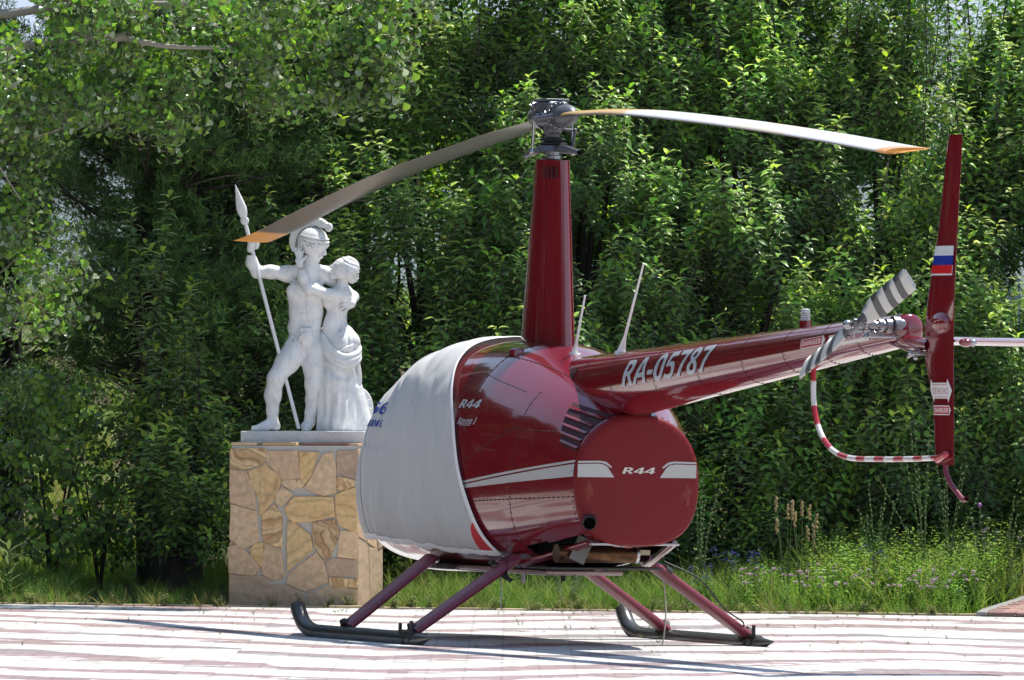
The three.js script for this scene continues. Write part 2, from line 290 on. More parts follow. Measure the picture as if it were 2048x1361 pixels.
// panel seams, rivets
{
  const seams = [], pts = [];
  const line = (f, n, rivets = true) => { const p = []; for (let i = 0; i <= n; i++) p.push(f(i / n)); seams.push(tube(p.map((q) => V(...q)), 0.0021, n * 2, 5)); if (rivets) { const c = curve(p); const m = Math.round(c.getLength() / 0.045); for (let i = 0; i <= m; i++) pts.push(c.getPointAt(i / m)); } };
  for (const s of [-1, 1]) {
    line((t) => { const y = lerp(0.5, 1.5, t), z = 0.68 + 0.05 * t; return [s * bodyX(z, y), y, z]; }, 24);
    line((t) => { const z = lerp(0.15, 0.69, t), y = 1.075 + 0.22 * t; return [s * bodyX(z, y), y, z]; }, 14);
    line((t) => { const z = lerp(0.69, 1.28, t), y = 1.28 - 0.02 * t; return [s * bodyX(z, y), y, z]; }, 14);
    line((t) => { const z = lerp(0.1, 1.28, t), y = 0.84 + 0.05 * t; return [s * (bodyX(z, y) + 0.001), y, z]; }, 20);
    line((t) => { const z = lerp(0.1, 0.75, t), th = Math.PI / 2 + s * lerp(0.5, 0.3, t); return bodyPt(z, th); }, 14);
    line((t) => { const z = 0.12, th = Math.PI / 2 + s * lerp(0.1, 1.25, t); return bodyPt(z, th); }, 20);
    line((t) => { const z = lerp(0.12, 0.62, t), y = lerp(1.6, 1.5, t); return [s * bodyX(z, y), y, z]; }, 12, false);
  }
  part(heli, 'panel_seams', seams, M.seam).userData.kind = 'stuff';
  for (let k = 0; k < 3; k++) for (let i = 0; i < 60; i++) { const th = (i / 60) * Math.PI * 2, z = 1.27 - k * 0.0; if (k === 0) pts.push(V(...bodyPt(z, th))); }
  instances(heli, 'rivets', new THREE.IcosahedronGeometry(0.0055, 1), M.seam, pts.map((p) => [new THREE.Matrix4().makeTranslation(p.x, p.y, p.z)]), 'stuff');
}
// rear engine panel: a dull red rounded plate with a bevelled lip
{
  const ring = (k, z) => [...Array(96)].map((_, i) => { const p = bodyPt(1.3, (i / 96) * Math.PI * 2); return V(p[0] * k, 0.993 + (p[1] - 0.993) * k, z); });
  const rings = [[1.012, 1.285], [1.018, 1.298], [1.015, 1.312], [1.0, 1.326], [0.97, 1.336], [0.9, 1.341], [0.6, 1.348], [0.3, 1.351], [0.001, 1.352]].map(([k, z]) => ring(k, z));
  const g = grid(rings.length - 1, 96, (u, v) => rings[Math.round(u * (rings.length - 1))][Math.round(v * 96) % 96].toArray(), null, true);
  part(heli, 'rear_panel', g, M.panel);
  const zr = (x, y) => 1.338 + 0.014 * (1 - clamp((x * x + (y - 0.993) ** 2) / 0.14)) + 0.003;
  const shape = (pts) => { const s = new THREE.Shape(); pts.forEach(([x, y], i) => (i ? s.lineTo(x, y) : s.moveTo(x, y))); const gg = new THREE.ShapeGeometry(s, 6), p = gg.attributes.position; for (let i = 0; i < p.count; i++) p.setZ(i, 1.352); return gg; };
  const L = [[-0.378, 1.006], [-0.145, 1.006], [-0.19, 1.068], [-0.215, 1.082], [-0.245, 1.086], [-0.377, 1.083]], L2 = [[-0.377, 1.089], [-0.235, 1.092], [-0.203, 1.084], [-0.165, 1.06], [-0.16, 1.068], [-0.195, 1.096], [-0.235, 1.103], [-0.375, 1.1]];
  for (const s of [1, -1]) { part(heli, 'panel_stripe', shape(L.map(([x, y]) => [x * s - 0.016, y])), M.silver); part(heli, 'panel_stripe', shape(L2.map(([x, y]) => [x * s - 0.016, y])), M.silver); }
  part(heli, 'panel_lettering', grid(8, 2, (u, v) => [lerp(-0.13, 0.115, u), lerp(1.017, 1.075, v), 1.3545]), canvasMat(512, 128, (c, w, h) => lettering(c, 'R44', w, h, '#d9d2c6', 'bold 120px sans-serif', -0.4, 0.96, 0.95)));
  // scuffed, heat-bleached patches
  const scuff = (x, y, rx, ry, seed) => part(heli, 'scuff', grid(10, 10, (u, v) => [x + (u - 0.5) * rx * 2, y + (v - 0.5) * ry * 2, 1.3495]), canvasMat(128, 128, (c, w, h) => { const im = c.createImageData(w, h); for (let j = 0; j < h; j++) for (let i = 0; i < w; i++) { const k = (j * w + i) * 4, d = Math.hypot(i / w - 0.5, j / h - 0.5) * 2, n = fbm(i / 22, j / 22, seed, 4); im.data[k] = 168; im.data[k + 1] = 84; im.data[k + 2] = 66; im.data[k + 3] = 105 * smooth(0.1, 0.5, 0.75 - d + n); } c.putImageData(im, 0, 0); }, { roughness: 0.7, clearcoat: 0 }));
  scuff(-0.32, 0.92, 0.05, 0.1, 1.3); scuff(0.3, 0.91, 0.06, 0.1, 7.9);
  const lp = []; for (let i = 0; i < 44; i++) { const p = bodyPt(1.3, (i / 44) * Math.PI * 2); lp.push([new THREE.Matrix4().makeTranslation(p[0] * 0.965, 0.993 + (p[1] - 0.993) * 0.965, 1.3368)]); }
  instances(heli, 'screws', new THREE.SphereGeometry(0.0035, 6, 4), M.seam, lp, 'stuff');
  // exhaust stub, poking out to port
  const ex = part(heli, 'exhaust_pipe', [new THREE.LatheGeometry([[0.034, -0.02], [0.035, 0.17], [0.0375, 0.174], [0.04, 0.17], [0.0395, -0.02]].map(([a, b]) => new THREE.Vector2(a, b)), 28)], mat([0.05, 0.042, 0.04], { roughness: 0.55, metalness: 0.5 }));
  ex.position.set(-0.31, 0.745, 1.33); ex.rotation.set(Math.PI / 2 + 0.05, 0, 0.36);
  const si = part(ex, 'exhaust_inside', new THREE.CircleGeometry(0.034, 24), M.dark); si.position.y = 0.06; si.rotation.x = -Math.PI / 2;
  const col = part(heli, 'exhaust_collar', new THREE.TorusGeometry(0.043, 0.006, 8, 28), M.seam); col.position.set(-0.31, 0.745, 1.343);
}
// engine bay under the panel: muffler, bracket, hose, frame
{
  const bay = part(heli, 'engine_bay', [bx(0.62, 0.02, 0.5, 0, 0.86, 0.95), bx(0.62, 0.36, 0.02, 0, 0.7, 0.56)], M.dark);
  bay.userData.label = 'dark engine bay';
  const soot = dataTex(256, 256, (x, y) => { const a = fbm(x / 40, y / 70, 1, 4), b = clamp(0.45 + 1.1 * a + 0.4 * noise(x / 30, y / 24, 6)); return [lerp(0.04, 0.36, b), lerp(0.025, 0.2, b), lerp(0.015, 0.1, b)]; }, true, true);
  part(heli, 'muffler', new THREE.CylinderGeometry(0.056, 0.056, 0.5, 28).rotateZ(Math.PI / 2).translate(-0.12, 0.552, 0.98), mat([0.5, 0.46, 0.42], { map: soot, roughness: 0.34, metalness: 0.85 }));
  part(heli, 'muffler_band', new THREE.CylinderGeometry(0.059, 0.059, 0.018, 28).rotateZ(Math.PI / 2).translate(0.135, 0.552, 0.98), M.steel);
  part(heli, 'muffler_bracket', bx(0.07, 0.03, 0.03, 0.19, 0.56, 0.98), mat([0.5, 0.42, 0.28], { roughness: 0.6 }));
  part(heli, 'heat_shield', new THREE.BoxGeometry(0.1, 0.15, 0.012).rotateZ(-0.42).translate(-0.245, 0.575, 1.06), mat([0.16, 0.155, 0.15], { roughness: 0.5, metalness: 0.5 }));
  part(heli, 'duct_hose', tube([V(-0.02, 0.68, 1.06), V(0.03, 0.618, 1.08), V(0.11, 0.63, 1.08)], 0.03, 16, 12), mat([0.5, 0.09, 0.035], { roughness: 0.7 }));
  part(heli, 'bay_edge', [bx(0.56, 0.014, 0.05, 0, 0.613, 1.285, 0.005)], M.silver);  // pale colour stands for the sunlit reflection on this rim
  for (const s of [-1, 1]) part(heli, 'longeron', [rod(V(s * 0.275, 0.622, 1.25), V(s * 0.42, 0.475, 0.5), 0.017, 0.02, 8), rod(V(s * 0.245, 0.612, 1.24), V(s * 0.385, 0.462, 0.5), 0.01, 0.01, 6)], s > 0 ? M.pan : M.redPlain);  // starboard one coloured paler, its bright edge light is in the paint
  part(heli, 'bay_floor', bx(0.72, 0.016, 0.42, -0.02, 0.462, 0.72, 0.006), mat([0.06, 0.055, 0.05], { roughness: 0.5, metalness: 0.3 }));
  part(heli, 'belly_pan', [bx(0.8, 0.036, 1.1, 0, 0.436, -0.55, 0.014), bx(0.5, 0.03, 0.9, -0.05, 0.43, 0.2, 0.012)], M.pan);
  part(heli, 'belly_fairing', ball(0.2, -0.28, 0.437, -0.75, 1.25, 0.14, 1.6), M.pan);
  part(heli, 'belly_antenna', new THREE.BoxGeometry(0.008, 0.07, 0.045).translate(-0.2, 0.39, 0.05), M.silver); part(heli, 'belly_antenna', new THREE.BoxGeometry(0.008, 0.06, 0.05).translate(0.12, 0.395, -0.1), M.rubber);
}
// cooling louvres on the port side of the rear cowl
{
  const s = -1, on = (u, v, off) => { const z = lerp(1.015 + 0.116 * v, 1.275, u), y = lerp(1.44 - 0.07 * u, 1.193 - 0.04 * u, v); return [s * (bodyX(z, y) + off * 0.8), y + off * 0.5, z]; };
  const l = part(heli, 'louvre_panel', grid(14, 14, (u, v) => on(u, v, 0.0035)), M.seam);
  for (let k = 0; k < 5; k++) {
    const v = 0.1 + k * 0.2;
    part(l, 'louvre_slat', [grid(12, 2, (u, w) => { const p = on(lerp(0.02, 0.98, u), v + (w - 0.5) * 0.05, 0.004 + 0.008 * w); return p; }), tube([...Array(9)].map((_, i) => V(...on(lerp(0.02, 0.98, i / 8), v + 0.03, 0.012))), 0.0035, 12, 6)], M.redPlain);
  }
}
// tail boom with its root fairing
const boomY = (z) => z < 1.15 ? 1.7495 - 0.05 * (1.15 - z) - boomR(z) : 1.5495 + 0.0795 * (z - 1.15), boomR = (z) => z < 0.75 ? 0.209 * Math.sqrt(clamp(1 - ((0.75 - z) / 0.52) ** 2)) : z < 1.15 ? lerp(0.209, 0.2, (z - 0.75) / 0.4) : Math.max(0.2 - 0.0275 * (z - 1.15), 0.086);
{
  const g = grid(70, 56, (u, v) => { const z = lerp(0.232, 5.12, u ** 1.25), th = v * Math.PI * 2, r = boomR(z); return [r * Math.cos(th), boomY(z) + r * Math.sin(th), z]; }, null, true);
  const uv = g.attributes.uv; for (let i = 0; i < uv.count; i++) uv.setX(i, uv.getX(i) * 4);
  part(heli, 'tail_boom', [g, ball(0.088, 0, boomY(5.12), 5.12, 1, 1, 0.5)], M.red);
  const seams = [], pts = [];
  for (const z of [0.9, 1.35, 1.95, 2.55, 3.15, 3.7, 4.2, 4.65]) { const p = [...Array(33)].map((_, i) => V(boomR(z) * 1.003 * Math.cos(i / 16 * Math.PI), boomY(z) + boomR(z) * 1.003 * Math.sin(i / 16 * Math.PI), z)); seams.push(new THREE.TubeGeometry(new THREE.CatmullRomCurve3(p, false), 40, 0.0014, 5)); for (let i = 0; i < 30; i++) { const a = i / 30 * Math.PI * 2; pts.push(V(boomR(z) * Math.cos(a), boomY(z) + boomR(z) * Math.sin(a), z + 0.018)); } }
  for (const a of [Math.PI * 1.18, Math.PI * 0.62]) for (let z = 1.0; z < 5; z += 0.04) pts.push(V(boomR(z) * Math.cos(a), boomY(z) + boomR(z) * Math.sin(a), z));
  part(heli, 'boom_seams', seams, M.seam).userData.kind = 'stuff';
  instances(heli, 'boom_rivets', new THREE.IcosahedronGeometry(0.0033, 1), M.seam, pts.map((p) => [new THREE.Matrix4().makeTranslation(p.x, p.y, p.z)]), 'stuff');
  const boomStrip = (name, z0, z1, y0, y1, m) => part(heli, name, grid(24, 10, (u, v) => { const z = lerp(z0, z1, u), r = boomR(z) + 0.003, y = lerp(y0(z), y1(z), v), d = clamp((y - boomY(z)) / r, -0.99, 0.99); return [-r * Math.sqrt(1 - d * d), y, z]; }), m);
  boomStrip('registration_lettering', 1.49, 2.76, (z) => boomY(z) - 0.05, (z) => boomY(z) + 0.112, canvasMat(1024, 220, (c, w, h) => lettering(c, 'RA-05787', w, h, '#b4bcc0', 'bold 190px sans-serif', -0.2, 0.99, 1.5)));
  const sticker = (text, right) => canvasMat(512, 190, (c, w, h) => { c.fillStyle = '#e6e0dc'; c.beginPath(); c.moveTo(4, 20); c.lineTo(w - 60, 20); c.lineTo(w - 60, 4); c.lineTo(w - 2, h / 2); c.lineTo(w - 60, h - 4); c.lineTo(w - 60, h - 20); c.lineTo(4, h - 20); c.fill(); c.fillStyle = right ? '#b3121d' : '#e6e0dc'; c.fillRect(14, 32, w - 84, h - 64); c.save(); c.translate(6, 30); lettering(c, text, w - 70, h - 60, right ? '#f2ecea' : '#a01522', 'bold 96px sans-serif', 0, 0.9, 1.15); c.restore(); });
  boomStrip('warning_sticker', 3.94, 4.26, (z) => boomY(z) - 0.022, (z) => boomY(z) + 0.045, sticker('DANGER', true));
  boomStrip('warning_sticker', 4.3, 4.86, (z) => boomY(z) - 0.04, (z) => boomY(z) + 0.04, sticker('ОСТОРОЖНО ВИНТ', false));
  boomStrip('inspection_cover', 0.72, 0.8, (z) => boomY(z) + 0.055, (z) => boomY(z) + 0.125, M.seam);
}
// rotor pylon
{
  const foil = (t) => { const y = lerp(1.6, 2.9, t), c = lerp(0.67, 0.37, t), w = lerp(0.235, 0.15, t), zc = lerp(-0.1, -0.06, t); return [...Array(56)].map((_, i) => { const a = (i / 56) * Math.PI * 2, ca = Math.cos(a), sa = Math.sin(a); return V((w / 2) * Math.sign(sa) * Math.abs(sa) ** 0.75 * (1 - 0.2 * Math.max(0, ca) ** 2), y + (t > 0.98 ? 0.02 * -ca * 0.4 : 0), zc + (c / 2) * Math.sign(ca) * Math.abs(ca) ** 0.85); }); };
  const rows = [...Array(25)].map((_, i) => foil(i / 24));
  const py = part(heli, 'rotor_pylon', grid(24, 56, (u, v) => rows[Math.round(u * 24)][Math.round(v * 56) % 56].toArray(), null, true), M.red);
  part(py, 'pylon_cap', grid(1, 56, (u, v) => { const p = rows[24][Math.round(v * 56) % 56]; return [p.x * u, 2.9 + (p.y - 2.9) * u, -0.06 + (p.z + 0.06) * u]; }), M.seam);
  for (let k = 0; k < 5; k++) part(py, 'vent_slot', bx(0.006, 0.075, 0.016, -0.0755 + 0.0012 * k * k, 2.82, -0.04 + k * 0.042, 0.002), M.dark);
  const pr = []; for (let i = 2; i < 24; i++) for (const k of [6, 20, 36, 49]) pr.push([new THREE.Matrix4().makeTranslation(rows[i][k].x, rows[i][k].y, rows[i][k].z)]);
  instances(py, 'pylon_rivets', new THREE.IcosahedronGeometry(0.0035, 1), M.seam, pr, 'stuff');
  // saddle fairing at the foot
  part(heli, 'pylon_saddle', grid(16, 64, (u, v) => { const a = v * Math.PI * 2, k = 1 + 0.55 * (1 - u) ** 1.6, y = lerp(1.62, 1.79, u) - 0.03 * Math.cos(a) * (1 - 0.3 * u); const sa = Math.sin(a), ca = Math.cos(a); return [0.122 * k * Math.sign(sa) * Math.abs(sa) ** 0.75, y, -0.1 + 0.34 * (1 + 0.3 * (1 - u) ** 1.6) * Math.sign(ca) * Math.abs(ca) ** 0.85]; }, null, true), M.redPlain);
  part(heli, 'filler_cap', [new THREE.CylinderGeometry(0.045, 0.05, 0.03, 24).translate(-0.29, 1.735, 0.12), ball(0.045, -0.29, 1.75, 0.12, 1, 0.35, 1)], M.redPlain);
}
// rotor head
const rotor = { of: heli, turned: new THREE.Matrix4().makeRotationY((0.5 * Math.PI) / 180).setPosition(0, 0, -0.07) };
{
  part(rotor, 'mast', [rod(V(0, 2.86, 0), V(0, 3.1, 0), 0.038, 0.038, 24)], M.gunmetal);
  part(rotor, 'mast_collar', [rod(V(0, 2.905, 0), V(0, 2.925, 0), 0.06, 0.06, 24), rod(V(0, 2.93, 0), V(0, 2.95, 0), 0.05, 0.05, 24)], M.steel);
  part(rotor, 'swashplate', [rod(V(0, 2.952, 0), V(0, 2.985, 0), 0.1, 0.085, 28), taperTube([V(0, 2.935, -0.42), V(0, 2.965, -0.2), V(0, 2.968, 0), V(0, 2.965, 0.2), V(0, 2.935, 0.42)], (t) => 0.016 + 0.006 * Math.sin(t * Math.PI), 24, 8), bx(0.30, 0.03, 0.04, 0, 2.955, 0, 0.008)], M.gunmetal);
  part(rotor, 'rubber_boot', new THREE.LatheGeometry([[0.04, 2.985], [0.088, 2.992], [0.092, 2.999], [0.05, 3.01], [0.08, 3.018], [0.084, 3.025], [0.044, 3.036]].map(([a, b]) => new THREE.Vector2(a, b)), 32), M.rubber);
  for (const s of [-1, 1]) {
    part(rotor, 'pitch_link', [rod(V(s * -0.14, 2.945, s * 0.02), V(s * -0.14, 3.14, s * 0.04), 0.0085, 0.0085, 10), ball(0.016, s * -0.14, 2.945, s * 0.02), ball(0.015, s * -0.14, 3.14, s * 0.04)], M.steel);
    part(rotor, 'pitch_horn', [rod(V(s * -0.145, 3.14, s * 0.04), V(s * -0.05, 3.16, s * 0.14), 0.014, 0.02, 8)], M.gunmetal);
  }
  part(rotor, 'scissor_link', [rod(V(0.11, 2.965, 0.05), V(0.125, 3.08, 0.05), 0.009, 0.009, 8), rod(V(0.125, 3.08, 0.05), V(0.035, 3.085, 0.02), 0.009, 0.009, 8), ball(0.014, 0.125, 3.08, 0.05)], M.gunmetal);
  const hub = part(rotor, 'hub', [bx(0.15, 0.15, 0.27, 0, 3.18, -0.045, 0.03), bx(0.1, 0.2, 0.12, 0, 3.15, 0.0, 0.03), bx(0.155, 0.014, 0.17, 0, 3.26, -0.01, 0.005), bx(0.12, 0.04, 0.06, 0, 3.25, -0.14, 0.012), rod(V(0, 3.02, 0), V(0, 3.12, 0), 0.042, 0.06, 24)], M.gunmetal);
  for (const [z, y, r] of [[-0.11, 3.225, 0.027], [-0.03, 3.165, 0.034], [0.07, 3.17, 0.024]]) part(hub, 'hub_bolt', [rod(V(-0.072, y, z), V(-0.09, y, z), r, r, 20), rod(V(-0.09, y, z), V(-0.108, y, z), r * 0.5, r * 0.5, 6)], M.steel);
  for (const s of [-1, 1]) {
    const gr = part(rotor, 'blade_grip', [rod(V(0, 3.163, s * 0.085), V(0, 3.163, s * 0.105), 0.086, 0.086, 36), rod(V(0, 3.163, s * 0.105), V(0, 3.163, s * 0.12), 0.066, 0.066, 32), ball(0.066, 0, 3.163, s * 0.2, 1, 1, 2.0, 28, 18)], s > 0 ? M.gunmetal : M.steel);
    for (let k = 0; k < 16; k++) part(gr, 'grip_bolt', new THREE.SphereGeometry(0.0065, 8, 6).translate(0.076 * Math.cos(k / 8 * Math.PI), 3.163 + 0.076 * Math.sin(k / 8 * Math.PI), s * 0.107), M.steel);
  }
}
// main blades
{
  const aft = [[0.1, 3.162], [0.6, 3.17], [1.3, 3.157], [2.64, 3.066], [3.92, 2.958], [4.69, 2.884], [5.03, 2.85]], fwd = [[0.1, 3.162], [0.47, 3.108], [1.57, 2.985], [2.72, 2.842], [3.92, 2.655], [4.49, 2.555], [5.03, 2.475]];
  const prof = [[-0.5, 0.0], [-0.485, 0.03], [-0.44, 0.052], [-0.35, 0.066], [-0.2, 0.07], [0, 0.056], [0.2, 0.035], [0.38, 0.014], [0.5, 0.002]];
  const make = (pts, s, top, under, pitch, tip) => {
    const C = curve(pts.map(([r, y]) => V(0, y, s * r))), N = 60, K = prof.length, ring = [...prof.map(([a, b]) => [a, b, 1]), ...[...prof].reverse().map(([a, b]) => [a, -b * 0.8, 0])];
    const pos = [], col = [], idx = [];
    for (let i = 0; i <= N; i++) {
      const o = C.getPointAt(i / N), r = Math.abs(o.z), ch = 0.254 * lerp(0.45, 1, smooth(0.2, 0.75, r)), th = lerp(2.2, 1, smooth(0.15, 0.7, r));
      for (const [a, b, up] of ring) {
        const cx = -s * a * ch * -1, cy = b * ch * th, sw = r > 4.9 ? 0.05 * (a + 0.5) * ((r - 4.9) / 0.13) : 0;
        pos.push(cx * Math.cos(pitch), o.y + cy + cx * Math.sin(pitch), o.z + s * sw);
        const c = r > tip ? [0.72, 0.3, 0.02] : up ? top(r) : under; col.push(...c);
      }
    }
    const R = ring.length;
    for (let i = 0; i < N; i++) for (let j = 0; j < R; j++) { const a = i * R + j, b = i * R + (j + 1) % R, c = a + R, d = b + R; idx.push(a, c, b, c, d, b); }
    for (let j = 1; j < R - 1; j++) idx.push(N * R, N * R + j, N * R + j + 1);
    const g = new THREE.BufferGeometry(); g.setAttribute('position', new THREE.Float32BufferAttribute(pos, 3)); g.setAttribute('color', new THREE.Float32BufferAttribute(col, 3)); g.setIndex(idx); g.computeVertexNormals(); return g;
  };
  const topC = (r) => (r < 1.35 ? [0.72, 0.42, 0.1] : r < 2.9 ? [0.8, 0.78, 0.74] : r < 3.7 ? [0.8, 0.68, 0.5] : [0.8, 0.78, 0.74]), m = mat([1, 1, 1], { vertexColors: true, roughness: 0.3, clearcoat: 0.5, clearcoatRoughness: 0.2 });
  const a = part(rotor, 'rotor_blade', make(aft, 1, topC, [0.03, 0.028, 0.035], 0.11, 4.93), m, 'aft rotor blade, pale and orange on top');
  const f = part(rotor, 'rotor_blade', make(fwd, -1, topC, [0.016, 0.014, 0.012], 0.03, 4.68), m, 'forward rotor blade, its dark underside in view');
  for (const [bl, p, s] of [[a, aft, 1], [f, fwd, -1]]) part(bl, 'tip_screws', [ball(0.006, 0.05, p.at(-1)[1], s * 5.03), ball(0.006, -0.05, p.at(-1)[1], s * 5.03)], M.seam);
  part(f, 'trim_tab', new THREE.BoxGeometry(0.03, 0.004, 0.22).translate(0.14, 2.715, -3.5), mat([0.05, 0.047, 0.042]));
}
// skids, legs
{
  const skid = (s, z0, zs, ze, x0, x1, yb) => {
    const px = (z) => lerp(x0, x1, (z - zs) / (ze - zs)), r = 0.047, y = yb + r;
    const main = taperTube([V(px(z0), yb + 0.2, z0 - 0.01), V(px(z0), yb + 0.15, z0 + 0.03), V(px(z0 + 0.1), yb + 0.085, z0 + 0.12), V(px(z0 + 0.22), y + 0.004, z0 + 0.27), V(px(z0 + 0.4), y, z0 + 0.46), V(px((zs + ze) / 2), y, (zs + ze) / 2), V(px(ze - 0.24), y, ze - 0.24)], () => r, 60, 24);
    const k = part(heli, 'skid', [main, rod(V(px(ze - 0.24), y, ze - 0.24), V(px(ze), y + 0.02, ze), r, 0.004, 24)], M.skid);
    const t = new THREE.CircleGeometry(0.044, 24).rotateX(-Math.PI / 2 - 0.25).translate(px(z0), yb + 0.2, z0 - 0.008); part(k, 'skid_toe', t, M.steel);
    for (const q of [0.24, 0.34]) part(k, 'skid_band', new THREE.TorusGeometry(r + 0.001, 0.0045, 6, 28).translate(px(ze - q), y, ze - q), M.black);
    part(k, 'wheel_bracket', [bx(0.012, 0.07, 0.03, px(0.3) - 0.03, y + 0.06, ze - 0.42), bx(0.012, 0.085, 0.03, px(0.3) - 0.03, y + 0.07, ze - 0.24), bx(0.012, 0.016, 0.2, px(0.3) - 0.03, y + 0.05, ze - 0.33)], M.black);
    part(k, 'wear_shoe', bx(0.05, 0.012, 0.7, px(0), yb - 0.001, -0.15, 0.004), M.black);
    return px;
  };
  const pl = skid(-1, -1.37, -1.05, 0.79, -1.1, -1.075, -0.02), pr = skid(1, -1.5, -1.2, 0.87, 1.1, 1.085, -0.035);
  const leg = (a, b, m) => {                          // streamlined strut
    const d = b.clone().sub(a), n = d.length(), g = new THREE.CylinderGeometry(1, 1, n, 24, 10), p = g.attributes.position;
    for (let i = 0; i < p.count; i++) { const t = p.getY(i) / n + 0.5; p.setXYZ(i, p.getX(i) * 0.031, p.getY(i), p.getZ(i) * lerp(0.085, 0.072, t) + (p.getZ(i) > 0 ? p.getZ(i) * 0.02 : 0)); }
    g.computeVertexNormals();
    const zAxis = V(0, 0, 1), y = d.clone().normalize(), x = new THREE.Vector3().crossVectors(y, zAxis).normalize(), z = new THREE.Vector3().crossVectors(x, y);
    g.applyMatrix4(new THREE.Matrix4().makeBasis(x, y, z)).translate((a.x + b.x) / 2, (a.y + b.y) / 2, (a.z + b.z) / 2);
    const l = part(heli, 'landing_leg', g, m);
    const f = (t) => a.clone().lerp(b, t);
    part(l, 'leg_cuff', [rod(f(0.965), f(1.0), 0.05, 0.056, 16), ...[-0.06, 0.06].map((o) => ball(0.013, b.x + 0.0, b.y + 0.008, b.z + o))], M.black);
    part(l, 'leg_clip', [0.3, 0.5, 0.7, 0.88].map((t) => { const q = f(t); return ball(0.0075, q.x + 0.02 * Math.sign(a.x), q.y - 0.018, q.z + 0.075); }), M.black);
    return l;
  };
  leg(V(-0.43, 0.515, 0.5), V(-1.075, 0.075, 0.48), M.plum); leg(V(-0.52, 0.49, -0.66), V(-1.085, 0.07, -0.6), M.plum);
  leg(V(0.38, 0.52, 0.5), V(1.085, 0.055, 0.47), M.plum); leg(V(0.5, 0.45, -0.76), V(1.09, 0.06, -0.82), M.plum);
  part(heli, 'brake_hose', tube([V(0.5, 0.5, 0.56), V(0.7, 0.40, 0.62), V(0.86, 0.24, 0.6), V(0.93, 0.19, 0.58), V(1.02, 0.14, 0.56), V(1.03, 0.1, 0.54)], 0.005, 30, 6), M.black);
  part(heli, 'door_step', bx(0.06, 0.03, 0.18, -0.5, 0.445, -0.45, 0.008), M.black);
}
// aerials, beacon
for (const [a, b, foot] of [[V(-0.02, 1.735, 0.37), V(0.0, 2.08, 0.475), 0.02], [V(-0.05, 1.745, 1.165), V(-0.03, 2.262, 1.44), 0.026]]) { const t = part(heli, 'whip_aerial', rod(a, b, 0.0095, 0.006, 10), M.white); part(t, 'aerial_foot', [rod(a, a.clone().lerp(b, 0.16), foot, 0.01, 12), rod(a.clone().add(V(0, -0.015, 0)), a.clone().add(V(0, 0.004, 0)), 0.042, 0.036, 16)], M.white); }
{
  const y = boomY(3.72) + boomR(3.72), be = part(heli, 'beacon', [rod(V(0, y - 0.02, 3.72), V(0, y + 0.035, 3.72), 0.036, 0.034, 24)], M.redPlain);
  part(be, 'beacon_lens', [rod(V(0, y + 0.035, 3.72), V(0, y + 0.095, 3.72), 0.027, 0.025, 24), ball(0.025, 0, y + 0.095, 3.72, 1, 0.4, 1)], mat([0.75, 0.78, 0.8], { transmission: 0.6, thickness: 0.02, roughness: 0.2, ior: 1.4 }));
  part(be, 'beacon_tube', [rod(V(0, y + 0.03, 3.72), V(0, y + 0.085, 3.72), 0.014, 0.014, 12), ...[0, 1, 2, 3].map((k) => new THREE.TorusGeometry(0.0275, 0.0014, 5, 24).rotateX(Math.PI / 2).translate(0, y + 0.045 + k * 0.013, 3.72))], mat([0.6, 0.6, 0.62], { roughness: 0.4 }));
}
